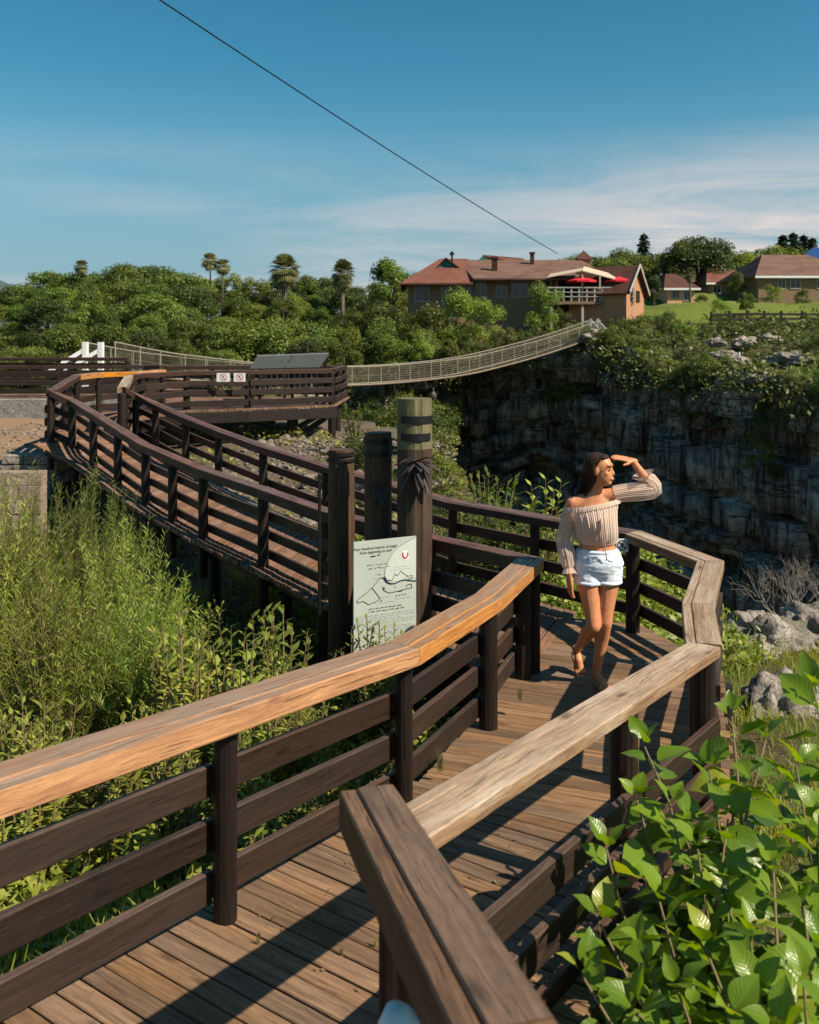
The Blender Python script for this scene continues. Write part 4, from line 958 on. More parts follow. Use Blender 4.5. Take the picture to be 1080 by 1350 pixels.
lw_ = grid_mesh('lawn', np.arange(20, 60, 1.5), np.arange(66, 100, 1.5), lambda X_, Y_: idw(FAR, X_, Y_, 3.0)+.30+.25*vnoise(X_, Y_, .25, 5), M['lawn']); link('lawn', lw_)['kind'] = 'structure'
# ---------------------------------------------------------------- plants
M['leaf_forest'] = leafmat('forest_leaf', (0.026, 0.050, 0.009), (0.130, 0.175, 0.022), 0.25)
M['leaf_light'] = leafmat('light_green_leaf', (0.060, 0.100, 0.011), (0.165, 0.215, 0.028), 0.3)
M['leaf_olive'] = leafmat('olive_scrub_leaf', (0.060, 0.082, 0.018), (0.175, 0.185, 0.045), 0.2)
M['leaf_dark'] = leafmat('dark_needle_leaf', (0.014, 0.030, 0.014), (0.030, 0.055, 0.022), 0.1)
M['leaf_palm'] = leafmat('palm_leaf', (0.095, 0.125, 0.035), (0.36, 0.35, 0.15), 0.2)
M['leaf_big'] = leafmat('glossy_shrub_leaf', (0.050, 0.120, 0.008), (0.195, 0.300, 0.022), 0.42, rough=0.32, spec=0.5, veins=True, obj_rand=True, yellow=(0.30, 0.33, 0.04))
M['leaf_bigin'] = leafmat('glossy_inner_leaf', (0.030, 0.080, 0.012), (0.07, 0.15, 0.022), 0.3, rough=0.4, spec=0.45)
M['leaf_weed'] = leafmat('weed_leaf', (0.10, 0.14, 0.018), (0.25, 0.28, 0.045), 0.3, yellow=(0.30, 0.27, 0.08))
M['leaf_feather'] = leafmat('feathery_leaf', (0.105, 0.185, 0.022), (0.255, 0.34, 0.050), 0.35, yellow=(0.38, 0.33, 0.12))
M['grass'] = leafmat('grass_blade', (0.13, 0.17, 0.022), (0.28, 0.30, 0.05), 0.3, yellow=(0.32, 0.27, 0.11))
M['stem'] = plain('green_brown_stem', (0.16, 0.12, 0.06), 0.7)
M['dead'] = plain('dead_grey_twig', (0.19, 0.165, 0.14), 0.85)
nprng = np.random.default_rng(11)
def unit(n):
    v = nprng.normal(size=(n, 3)); return v/np.linalg.norm(v, axis=1, keepdims=True)
def leaf_quads(P_, N_, ln, wd, droop=0.0, jit=0.7):
    """rhombic leaves at P_ facing N_ (jittered)"""
    n = len(P_); N_ = N_ + jit*unit(n); N_ /= np.linalg.norm(N_, axis=1, keepdims=True)
    t = np.cross(N_, unit(n)); t /= np.linalg.norm(t, axis=1, keepdims=True) + 1e-9
    if droop: t[:, 2] -= droop; t /= np.linalg.norm(t, axis=1, keepdims=True)
    b = np.cross(N_, t); s = nprng.uniform(.65, 1.3, (n, 1)); l, w = ln*s, wd*s
    V = np.stack([P_ - t*l*.5, P_ + b*w*.5 + N_*w*.12, P_ + t*l*.5, P_ - b*w*.5 + N_*w*.12], 1)
    return V.reshape(-1, 3), np.arange(4*n).reshape(n, 4)
def merge(parts):
    V, Q, o = [], [], 0
    for v, q in parts: V.append(v); Q.append(q + o); o += len(v)
    return np.concatenate(V), np.concatenate(Q)
def crown(rng, c, R, lobes, n, ln, wd, lobe_r=(.3, .5), jit=.7, low=-.35, fill=.8):
    cs = []
    for k in range(lobes):
        a = rng.uniform(0, 2*math.pi); z = rng.uniform(low, 1); r = math.sqrt(max(0, 1-z*z)); q = rng.uniform(.45, .8)
        cs.append((np.array([c[0]+R[0]*q*r*math.cos(a), c[1]+R[1]*q*r*math.sin(a), c[2]+R[2]*q*z]), rng.uniform(*lobe_r)))
    w = np.array([k[1]**2 for k in cs]); w /= w.sum(); idx = nprng.choice(len(cs), n, p=w)
    C = np.array([k[0] for k in cs])[idx]; Rr = np.array([k[1] for k in cs])[idx][:, None]*np.array(R)[None]
    U = unit(n); U[:, 2] = np.where(U[:, 2] < -.3, -U[:, 2]*.6, U[:, 2])
    rad = np.power(nprng.uniform(.2, 1, (n, 1)), .35)
    return leaf_quads(C + U*Rr*rad, U, ln, wd, .25, jit)
def make_tree(name, mat, seed, H=8.0, R=(2.9, 2.9, 3.3), cz=4.5, lobes=28, n=10500, ln=.20, wd=.13, trunk=.17, low=-.75, lobe_r=(.18, .46)):
    rng = random.Random(seed); root = empty(name)
    me = np_mesh('crown', *crown(rng, (0, 0, cz), R, lobes, n, ln, wd, lobe_r, low=low), mat)
    link('crown', me, root)
    m = MB(); m.tube([(0, 0, -1.5), (.05, 0, 1), (.12, .06, cz*.6), (.05, .1, cz+R[2]*.4)], [trunk*1.25, trunk, trunk*.75, trunk*.25], 8)
    for k in range(6):
        a = rng.uniform(0, 6.28); z0 = rng.uniform(cz*.35, cz*.8); m.tube([(.08, .03, z0), (R[0]*.4*math.cos(a), R[1]*.4*math.sin(a), z0+R[2]*.35), (R[0]*.75*math.cos(a), R[1]*.75*math.sin(a), z0+R[2]*.65)], [trunk*.5, trunk*.32, trunk*.1], 6)
    m.build('trunk', M['bark'], root, True)
    return root
PROTO = {}
PROTO['round'] = make_tree('tree', M['leaf_forest'], 1)
PROTO['wide'] = make_tree('tree', M['leaf_forest'], 2, R=(3.5, 3.5, 3.0), cz=4.5, lobes=32, n=11500)
PROTO['tall'] = make_tree('tree', M['leaf_forest'], 3, R=(2.3, 2.3, 3.7), cz=4.4, lobes=24)
PROTO['light'] = make_tree('tree', M['leaf_light'], 4, R=(2.8, 2.8, 3.2), cz=4.4, lobes=24)
PROTO['bush'] = make_tree('bush', M['leaf_light'], 5, R=(2.9, 2.9, 3.4), cz=3.7, lobes=20, n=5200, low=-.9, trunk=.1)
PROTO['scrub'] = make_tree('bush', M['leaf_olive'], 6, R=(3.2, 3.0, 3.4), cz=3.6, lobes=20, n=4200, low=-.9, trunk=.1, ln=.30, wd=.15)
PROTO['darkbush'] = make_tree('bush', M['leaf_forest'], 7, R=(3.0, 3.0, 3.5), cz=3.7, lobes=18, n=4600, low=-.9, trunk=.1)
def make_conifer():
    root = empty('conifer'); rng = random.Random(3); Ps, Ns = [], []
    for k in range(26):
        z = 1.2 + k*.26; r = 2.1*(1-(k/27)**1.1) + .1
        for j in range(11):
            a = rng.uniform(0, 6.28)
            for q in range(7): u = (q+1)/7; Ps.append((r*u*math.cos(a), r*u*math.sin(a), z - .35*r*u*u + rng.uniform(-.08, .08))); Ns.append((math.cos(a)*.3, math.sin(a)*.3, 1))
    link('crown', np_mesh('crown', *leaf_quads(np.array(Ps), np.array(Ns), .5, .2, 0, .5), M['leaf_dark']), root)
    m = MB(); m.tube([(0, 0, -1), (0, 0, 8)], [.2, .03], 8); m.build('trunk', M['bark'], root, True); return root
PROTO['conifer'] = make_conifer()
def make_palm(name, H, r, nf, tr):
    root = empty(name); V, Q = [], []; rng = random.Random(nf)
    for k in range(nf):
        a = rng.uniform(0, 6.28); el = rng.uniform(-1.35, 1.5); L = r*rng.uniform(.8, 1.1)
        d = np.array([math.cos(a)*math.cos(el), math.sin(a)*math.cos(el), math.sin(el)]); s = np.cross(d, [0, 0, 1.]); s /= np.linalg.norm(s)+1e-6; u = np.cross(s, d)
        for j in range(9):
            th = (j-4)*.19; dd = d*math.cos(th) + s*math.sin(th); p0 = np.array([0, 0, H]) + d*L*.35; p1 = np.array([0, 0, H]) + d*L*.35 + dd*L*.4; p2 = p0 + dd*L*.7 - np.array([0, 0, .18*L]); w = .035*L; n_ = np.cross(dd, u); i = len(V)
            V += [p0, p1 + n_*w, p2, p1 - n_*w]; Q.append((i, i+1, i+2, i+3))
    link('crown', np_mesh('crown', np.array(V), np.array(Q), M['leaf_palm']), root)
    m = MB(); m.tube([(0, 0, -1.5), (.05, 0, H*.5), (0, 0, H+.1)], [tr*1.3, tr, tr*.8], 8); m.build('trunk', M['bark'], root, True); return root
PROTO['palm'] = make_palm('palm_tree', 6.7, 1.5, 150, .25)
PROTO['thin'] = make_palm('palm_tree', 8.0, .95, 130, .07)
HT = {'round': 7.9, 'wide': 7.6, 'tall': 8.2, 'light': 7.6, 'bush': 7.2, 'scrub': 7.0, 'darkbush': 7.2, 'conifer': 8.0, 'palm': 8.1, 'thin': 8.8}
tr_rng = random.Random(21); used = set()
def plant(kind, px, py, dd, label, cat='tree', group=None, sx_=1.0, base=None, ground=far_hn):
    x = (px-PX)*dd/F; zt = CZ - (py-PY)*dd/F; zb = (ground(x, dd) if base is None else base) - .15
    s = max(.12, (zt-zb)/HT[kind]); o = PROTO[kind] if kind not in used else copy_tree(PROTO[kind]); used.add(kind)
    o.location = (x, dd, zb); o.rotation_euler = (0, 0, tr_rng.uniform(0, 6.28)); o.scale = (s*sx_, s*sx_, s); tag(o, label, cat, group); return o
WOOD = ('leafy green tree in the dense wood beyond the gorge', 'tree', 'trees of the wood beyond the gorge')
prof = [(-60, 372), (20, 372), (60, 352), (110, 352), (150, 344), (200, 338), (235, 345), (270, 364), (330, 362), (350, 352), (400, 364), (440, 368), (480, 364), (540, 366), (570, 378)]
def py_at(px):
    for (a, ya), (b, yb) in zip(prof[:-1], prof[1:]):
        if a <= px <= b: return ya + (yb-ya)*(px-a)/(b-a)
    return 372
ORD = ['first', 'second', 'third', 'fourth', 'fifth', 'sixth', 'seventh', 'eighth', 'ninth', 'tenth', 'eleventh', 'twelfth', 'thirteenth', 'fourteenth', 'fifteenth', 'sixteenth', 'seventeenth', 'eighteenth', 'nineteenth', 'twentieth', 'twenty-first', 'twenty-second', 'twenty-third', 'twenty-fourth']
KW = {'round': 'rounded green', 'wide': 'broad green', 'tall': 'upright green', 'light': 'light green'}
rows_ = iter(('skyline row', 'second row', 'middle row', 'fourth row', 'front row'))
for dd, dy, step, lo, hi in ((92, 0, 34, -40, 560), (80, 22, 40, -50, 560), (70, 46, 44, -50, 570), (62, 66, 47, -60, 600), (55, 86, 50, -60, 600)):
    px = lo + tr_rng.uniform(0, 20); row_ = next(rows_); nn_ = 0
    while px < hi:
        y = py_at(px) + dy*(1 if px < 330 else .8) + tr_rng.uniform(-7, 9)
        kd_ = tr_rng.choice(['round', 'wide', 'tall', 'light', 'round', 'wide']); plant(kd_, px, y, dd + tr_rng.uniform(-3, 3), '%s tree, %s from the left in the %s of the wood' % (KW[kd_], ORD[nn_], row_), *WOOD[1:], sx_=tr_rng.uniform(.95, 1.35)); nn_ += 1; px += step*tr_rng.uniform(.75, 1.2)
for px, py, dd in ((446, 512, 55), (478, 516, 54), (510, 512, 56), (545, 508, 58), (572, 516, 61), (460, 545, 50), (500, 548, 51), (535, 552, 52), (420, 520, 52), (565, 560, 57)):
    plant('darkbush', px, py, dd, 'dark leafy bush in the shade below the footbridge', 'bush', 'bushes below the footbridge', base=CZ-(py-PY)*dd/F-4.5, sx_=1.1)
for k, (x, y, s_) in enumerate(((.75, 13.2, .9), (.55, 15.0, 1.0), (.35, 17.2, 1.1), (.2, 19.4, 1.2), (-.5, 15.8, .7), (-.9, 18.2, .8), (.0, 21.8, 1.3), (-1.3, 16.8, .6), (.1, 12.2, .6))):
    o = copy_tree(PROTO[('darkbush', 'bush', 'scrub')[k % 3]]); o.location = (x, y, near_h(x, y) - .1); o.scale = (s_/5.6, s_/5.6, s_/6.4); o.rotation_euler = (0, 0, k); tag(o, 'low bush on the rubble behind the log posts', 'bush', 'bushes on the rubble')
plant('tall', 516, 340, 84, 'dark rounded tall tree standing left of the lodge roof', 'tree', sx_=1.15)
plant('palm', 375, 333, 76, 'fan palm rising above the wood left of centre', 'palm tree'); plant('palm', 452, 340, 80, 'smaller fan palm rising above the wood nearer the lodge', 'palm tree', sx_=.85)
plant('thin', 277, 333, 84, 'left of the two slim ball-headed trees above the wood', 'tree'); plant('thin', 294, 341, 84, 'right of the two slim ball-headed trees above the wood', 'tree')
plant('thin', 107, 342, 88, 'lone slim ball-headed tree at the left of the skyline', 'tree')
# bushes before the lodge
for i, (k, px, py, dd, sx_) in enumerate((('bush', 605, 378, 62, 1.0), ('bush', 640, 392, 60, 1.0), ('bush', 716, 370, 61, .85), ('bush', 560, 398, 60, 1.2), ('scrub', 665, 430, 58, 1.3), ('bush', 620, 425, 57, 1.1), ('darkbush', 690, 432, 60, 1.2), ('scrub', 580, 448, 57, 1.3), ('bush', 740, 405, 62, .8), ('bush', 520, 440, 55, 1.2), ('scrub', 640, 455, 56, 1.4))):
    plant(k, px, py, dd, ('low' if py > 422 else 'tall') + ' leafy bush below the lodge, %s from the left' % ORD[sorted([605, 640, 716, 560, 665, 620, 690, 580, 740, 520, 640.5]).index(px if i < 10 else 640.5)], 'bush', 'bushes below the lodge', sx_)
# cliff-top growth right of the bridge
for i, (k, px, py, dd, sx_) in enumerate((('bush', 842, 412, 56, 1.5), ('bush', 880, 408, 58, 1.2), ('bush', 905, 425, 54, 1.3), ('scrub', 850, 445, 52.5, 1.5), ('bush', 870, 462, 49.5, 1.5), ('bush', 822, 438, 54.5, 1.2), ('scrub', 905, 458, 48, 1.6), ('bush', 930, 440, 56, 1.1),
        ('scrub', 940, 475, 44.5, 1.6), ('scrub', 985, 470, 43, 1.4), ('scrub', 965, 488, 41, 1.7), ('bush', 1000, 495, 39, 1.6), ('bush', 1050, 490, 38, 1.5), ('bush', 1072, 465, 40, 1.3), ('scrub', 1020, 500, 38, 1.5), ('darkbush', 1075, 430, 46, 1.3), ('scrub', 910, 487, 45.2, 1.6), ('bush', 845, 482, 50, 1.5), ('bush', 880, 492, 47, 1.5), ('bush', 815, 462, 53.4, 1.3), ('scrub', 1060, 508, 36, 1.6))):
    plant(k, px, py, dd, 'wild bush on the cliff top right of the footbridge', 'bush', 'bushes on the cliff top', sx_)
for i, (px, py, s_, t_) in enumerate(((742, 512, 1.8, 59.0), (728, 520, 1.2, 60), (760, 518, 1.2, 58.0), (822, 612, 1.0, 53.0), (1004, 545, 1.1, 37.3), (1000, 575, .9, 37.3), (1012, 595, 1.0, 37.0), (1022, 620, .9, 36.6), (988, 610, .8, 38.0), (700, 560, .7, 61), (920, 540, .7, 43.5), (598, 540, 2.2, 64.5), (590, 565, 2.0, 63.5), (1040, 560, .8, 36.2))):
    c = atd(px, py, t_ - .3); o = copy_tree(PROTO[('bush', 'scrub')[i % 2]]); o.location = c - Vector((0, 0, s_*.7)); o.scale = (s_/6,)*3; o.rotation_euler = (0, 0, i); tag(o, 'small shrub clinging to the dark gorge wall', 'shrub', 'shrubs on the gorge wall')
# trees around and behind the cottages
for k, px, py, dd, lab, sx_ in (('conifer', 849, 306, 118, 'dark pointed conifer on the skyline behind the lodge', 1.0), ('wide', 922, 305, 106, 'tall broad tree behind the middle cottage', 1.1), ('tall', 893, 318, 104, 'tree with a slim crown beside the tall broad tree', 1.1)):
    plant(k, px, py, dd, lab, 'tree', None, sx_)
for i, (px, py) in enumerate(((1032, 308), (1046, 305), (1060, 308), (1071, 312))): plant('conifer', px, py, 135, 'dark conifer in the clump on the right skyline', 'tree', 'conifers on the right skyline', 1.2)
for i, (px, py, dd) in enumerate(((760, 338, 108), (785, 332, 112), (805, 336, 106), (825, 330, 112), (868, 328, 110), (948, 326, 112), (968, 330, 112), (990, 328, 115), (1010, 322, 118), (1030, 326, 118), (1055, 322, 120), (1085, 326, 120), (745, 342, 112), (700, 345, 108), (720, 342, 112), (668, 346, 112), (570, 352, 104), (548, 358, 100), (590, 350, 110))):
    plant(('light', 'wide', 'round')[i % 3], px, py, dd, 'background tree along the skyline behind the houses', 'tree', 'trees behind the houses', 1.3)
for i, (k, px, py, dd, sx_, lab) in enumerate((('tall', 862, 362, 84, 1.0, 'leafy tree between the lodge gable and the salmon cottage'), ('palm', 910, 352, 83, .8, 'spiky palm-like tree at the corner of the salmon cottage'), ('light', 972, 358, 86, .7, 'slim pale tree in front of the low white-posted cottage'),
        ('bush', 1018, 374, 80, 1.2, 'rounded bush in front of the large cottage'), ('bush', 1058, 380, 76, 1.2, 'rounded bush at the right end of the fence'), ('light', 985, 386, 72, .9, 'young tree in the middle of the lawn'), ('bush', 950, 392, 70, 1.1, 'low bush at the left of the lawn'), ('bush', 925, 388, 84, 1.5, 'hedge-like bush behind the lawn beside the salmon cottage'), ('scrub', 1000, 420, 64, 1.0, 'scraggy bush growing through the dark fence'))):
    plant(k, px, py, dd, lab, 'tree' if k not in ('bush', 'scrub') else 'bush', None, sx_)
for k in list(PROTO):
    if k not in used: 
        for ch in PROTO[k].children: bpy.data.objects.remove(ch)
        bpy.data.objects.remove(PROTO[k])

# rocks
def rock_mesh(seed, sub=5, flat_=.6, rough=.28):
    bm = bmesh.new(); bmesh.ops.create_icosphere(bm, subdivisions=sub, radius=1.0); o = Vector((seed*7.3, seed*3.1, seed))
    for v in bm.verts:
        p = v.co.copy(); n1 = noise.fractal(p*1.3 + o, 1.0, 2.0, 3); n2 = noise.ridged_multi_fractal(p*2.6 + o, .9, 2.1, 5, 1.0, 2.0)
        cell = noise.cell(p*2.2 + o); n3 = noise.ridged_multi_fractal(p*7.0 + o, .8, 2.2, 4, 1.0, 2.0); v.co = p*(1 + rough*n1 - .15*n2 + .12*cell + .13 - .045*n3); v.co.z *= flat_
    me = bpy.data.meshes.new('rock'); bm.to_mesh(me); bm.free(); me.materials.append(M['rock']); me.polygons.foreach_set('use_smooth', [sub > 3]*len(me.polygons)); return me
rm_ = [rock_mesh(k) for k in range(4)]
def rock(me, loc, sc, rz, label=None, group=None):
    o = link('rock', me); o.location = loc; o.scale = sc; o.rotation_euler = (.1, .05, rz)
    if label: tag(o, label, 'rock', group)
    return o
rock(rm_[0], (3.75, 9.25, -.70), (.62, .45, .62), .3, 'broad pitted grey rock beside the platform at the gorge edge')
rock(rm_[1], (4.75, 9.3, -.66), (.62, .5, .66), 1.3, 'pitted grey rock at the right edge of the photo by the gorge')
rock(rm_[2], (2.92, 7.15, -.60), (.42, .55, .62), 2.1, 'tilted rock slab on the grass right of the railing corner')
rock(rm_[3], (3.3, 6.15, -.62), (.55, .48, .55), .7, 'large rock low behind the big-leaved shrub')
rock(rm_[0], (3.7, 7.9, -.6), (.3, .28, .26), 2.7, 'small rock on the grass below the gorge-edge rocks')
for k, (x, y, z, s, lb) in enumerate(((3.25, 9.55, -.72, .45, 'leftmost pitted rock of the ledge at the gorge edge'), (4.25, 9.6, -.66, .5, 'rear pitted rock in the middle of the gorge-edge ledge'), (5.3, 9.4, -.7, .6, 'outermost rock of the gorge-edge ledge on the right'), (3.35, 8.75, -.74, .35, 'low rock in the grass in front of the gorge-edge ledge'), (2.75, 6.55, -.62, .36, 'lower rock beside the tilted slab right of the corner'))):
    rock(rm_[(k+1) % 4], (x, y, z), (s*1.25, s, s*.95), k*1.7, lb)
rk = random.Random(12)
slope = empty('rocky_slope', (-1.5, 16, -.3)); slope['kind'] = 'structure'
sm_ = []
for k in range(4):
    q = rock_mesh(20+k, 2, .65); q.materials.clear(); q.materials.append(M['scree']); sm_.append(q)
for k in range(255):
    y = rk.uniform(10.5, 21.5); x = rk.uniform(-3.4, .9) if y > 13 else rk.uniform(-1.2, .9)
    s = rk.uniform(.06, .2)*(1.7 if rk.random() < .12 else 1)
    o = link('stone', sm_[k % 4]); o.parent = slope; o.location = Vector((x, y, near_h(x, y) + s*.1)) - slope.location; o.scale = (s, s*rk.uniform(.7, 1), s*rk.uniform(.6, 1)); o.rotation_euler = (rk.uniform(-.4, .4), rk.uniform(-.4, .4), rk.uniform(0, 6))
for k in range(40):
    x, y = rk.uniform(-9.5, -6.6), rk.uniform(13.6, 23); s = rk.uniform(.04, .16)
    o = link('stone', sm_[k % 4]); o.parent = slope; o.location = Vector((x, y, near_h(x, y) + s*.2)) - slope.location; o.scale = (s, s, s*.7); o.rotation_euler = (0, 0, k)
for i, (px, py, dd, s) in enumerate(((790, 447, 57.2, 1.3), (797, 462, 56.0, 1.1), (770, 462, 58, 1.0), (955, 470, 44.5, .7), (980, 452, 50, .8), (1010, 449, 52, .9), (945, 452, 50, .6), (975, 480, 42, .8), (1040, 478, 40.5, 1.1), (1003, 500, 38, .7), (1005, 520, 37.6, .6), (970, 520, 39.8, .5), (800, 478, 55.4, .8))):
    c = atd(px, py, dd); rock(rm_[i % 4], c, (s, s*.8, s*.7), i, 'pale boulder on the far cliff top', 'boulders on the far cliff top')

# loose rubble too small to pick apart
bmr = bmesh.new(); bmesh.ops.create_icosphere(bmr, subdivisions=1, radius=1.0); RV = np.array([tuple(q.co) for q in bmr.verts]); RF = np.array([[q.index for q in f.verts] for f in bmr.faces]); bmr.free(); parts_ = []
for k in range(2600):
    if k < 2100: y = rk.uniform(10.3, 22.5); x = rk.uniform(-3.8, 1.0) if y > 13 else rk.uniform(-1.4, 1.0)
    else: x, y = rk.uniform(-10, -6.4), rk.uniform(13.4, 23.5)
    s = rk.uniform(.02, .075); parts_.append((RV*(1+nprng.normal(0, .22, (len(RV), 1)))*np.array([s, s*rk.uniform(.6, 1), s*rk.uniform(.4, .8)]) + np.array([x, y, near_h(x, y)+s*.2]), RF))
o = link('rubble', np_mesh('rubble', *merge(parts_), M['scree'])); o['kind'] = 'stuff'; o['label'] = 'small loose rubble on the slope and the bare dirt'; o['category'] = 'rubble'
# ---- ground cover and grasses (uncountable)
def in_walk(x, y):
    # between the two railings of the near ramp and platform, or on the second walk
    if y < 9.6:
        t = Vector((x, y, 0))
        def sideof(a, b): return (b.x-a.x)*(y-a.y) - (b.y-a.y)*(x-a.x)
        lim = [(Vector((-3.2, -.2, 0)), L1), (L1, L2), (L2, L3), (L3, L4)]
        for a, b in lim:
            if min(a.y, b.y) <= y <= max(a.y, b.y):
                xl = a.x + (b.x-a.x)*(y-a.y)/(b.y-a.y) - .06
                xr = {0: 99}.get(0)
                rp = [(-1, 1.2), (2.3, .9), (2.8, .75), (3.9, 1.02), (4.85, 1.72), (5.6, 1.98), (6.75, 2.4), (7.9, 2.1), (9.6, .5)]
                for (ya, xa), (yb, xb) in zip(rp[:-1], rp[1:]):
                    if ya <= y <= yb: xr = xa + (xb-xa)*(y-ya)/(yb-ya)
                return xl < x < xr
        if y < 9.6 and y > 6.69:
            s1 = (x-.84)*.7 + (y-6.70)*.714; u = s1; v = (x-.93)*.714 + (y-6.80)*.70
            return 0 < v + .25 < 1.75 and x < 2.4
    return False
def cover(name, label, mat, xs, ys, n, ln, wd, hgt, clump, up=.8, hfun=near_h, ok=lambda x, y: True, cat=None, per=26, blades=False, seed=1):
    rng = random.Random(seed); parts = []
    for k in range(n):
        x, y = rng.uniform(*xs), rng.uniform(*ys)
        if not ok(x, y): continue
        z = hfun(x, y); r = clump*rng.uniform(.5, 1.3); h = hgt*rng.uniform(.4, 1.25); q = per
        if blades:
            a = nprng.uniform(0, 6.28, q); rr = r*np.sqrt(nprng.uniform(0, 1, q)); b = np.stack([x+rr*np.cos(a), y+rr*np.sin(a), np.full(q, z-.03)], 1)
            lean = nprng.normal(0, .28, (q, 2)); hh = h*nprng.uniform(.5, 1.1, q); tip = b + np.stack([lean[:, 0]*hh*1.2, lean[:, 1]*hh*1.2, hh], 1); mid = b + np.stack([lean[:, 0]*hh*.4, lean[:, 1]*hh*.4, hh*.6], 1)
            sd = np.stack([np.cos(a*3), np.sin(a*3), np.zeros(q)], 1)*wd*.5
            V = np.stack([b - sd, b + sd, mid + sd*.8, tip, tip - sd*.1, mid - sd*.8], 1).reshape(-1, 3); i = np.arange(q)[:, None]*6
            Q = np.concatenate([i + np.array([[0, 1, 2, 5]]), i + np.array([[5, 2, 3, 4]])]); parts.append((V, Q))
        else:
            p = nprng.normal(0, 1, (q, 3))*np.array([r*.5, r*.5, 0]); p[:, 2] = h*np.power(nprng.uniform(0, 1, q), .8)*np.exp(-((p[:, 0]**2+p[:, 1]**2)/(r*r+1e-6)))
            p += np.array([x, y, z]); N_ = np.tile([[0, 0, up]], (q, 1)) + nprng.normal(0, .5, (q, 3)); parts.append(leaf_quads(p, N_, ln, wd, .15, .5))
    o = link(name, np_mesh(name, *merge(parts), mat)); o['kind'] = 'stuff'
    if label: o['label'] = label
    if cat: o['category'] = cat
    return o
free = lambda x, y: not in_walk(x, y)
cover('weeds', 'low leafy weeds covering the ground left of the walk', M['leaf_weed'], (-8.5, .9), (1.0, 11.5), 1500, .075, .036, .34, .30, ok=free, cat='weeds', per=30)
cover('grass', 'rough grass among the weeds left of the walk', M['grass'], (-9, .5), (1.0, 13), 900, 0, .008, .32, .25, ok=free, cat='grass', per=22, blades=True, seed=2)
cover('grass', 'short green grass around the rocks right of the platform', M['grass'], (1.6, 7.5), (3.4, 9.9), 1500, 0, .008, .16, .22, ok=free, cat='grass', per=26, blades=True, seed=3)
cover('weeds', 'low weeds on the gorge edge behind the platform railing', M['leaf_weed'], (-1.0, 3.2), (8.2, 13.5), 700, .09, .045, .32, .28, ok=free, cat='weeds', per=26, seed=4)
cover('weeds', 'sparse weeds on the rocky slope under the distant platform', M['leaf_weed'], (-6, .6), (12, 23), 160, .10, .05, .3, .3, cat='weeds', per=24, seed=5)
def far_ok(x, y):
    return float(sdist(CLIFF, np.array([x]), np.array([y]))[0]) < 0.2
cover('scrub', 'low scrub and rough grass covering the far slope', M['leaf_olive'], (1, 34), (34, 72), 1500, .34, .16, .8, .9, hfun=far_hn, ok=far_ok, cat='scrub', per=16, seed=6)
cover('scrub', 'low undergrowth beneath the wood beyond the gorge', M['leaf_forest'], (-45, 8), (46, 74), 1100, .4, .22, 1.0, 1.2, hfun=far_hn, ok=far_ok, cat='scrub', per=18, seed=7)

lipr = random.Random(77)
def lip_parts():
    out = []
    P_ = [Vector((x, y, 0)) for x, y in CLIFF[1:10]]
    for a, b in zip(P_[:-1], P_[1:]):
        L_ = (b-a).length; d = (b-a)/L_; n = Vector((d.y, -d.x, 0))
        for k in range(int(L_*15)):
            s = lipr.uniform(0, L_); o = lipr.gauss(.0, .5); p = a + d*s + n*o; z = far_hn(p.x, p.y) + .22 - max(0, -o)*lipr.uniform(.3, 1.6) - lipr.random()**4*1.3; out.append((p.x, p.y, z))
    return out
for k in range(26):
    u = lipr.uniform(.06, .93); Pc = [Vector((x, y, 0)) for x, y in CLIFF[2:7]]; p = lerp_poly(Pc, u); o = copy_tree(PROTO[('scrub', 'bush', 'scrub', 'darkbush')[k % 4]]); s_ = lipr.uniform(.8, 1.7)
    o.location = (p.x + lipr.uniform(-.3, .5), p.y, far_hn(p.x, p.y) - s_*.4); o.scale = (s_/5.0, s_/5.0, s_/6.0); o.rotation_euler = (0, 0, k); tag(o, 'wild shrub draped over the rim of the dark gorge wall', 'bush', 'shrubs along the gorge rim')
parts_ = []
for (x, y, z) in lip_parts():
    q = 22; r = lipr.uniform(.3, .75); p = nprng.normal(0, 1, (q, 3))*np.array([r, r, r*.7])*.6 + np.array([x, y, z]); parts_.append(leaf_quads(p, nprng.normal(0, 1, (q, 3)) + np.array([.2, -.4, .8]), .24, .12, .3, .5))
o = link('scrub', np_mesh('scrub', *merge(parts_), M['leaf_olive'])); o['kind'] = 'stuff'; o['label'] = 'scrub hanging over the lip of the dark gorge wall'; o['category'] = 'scrub'
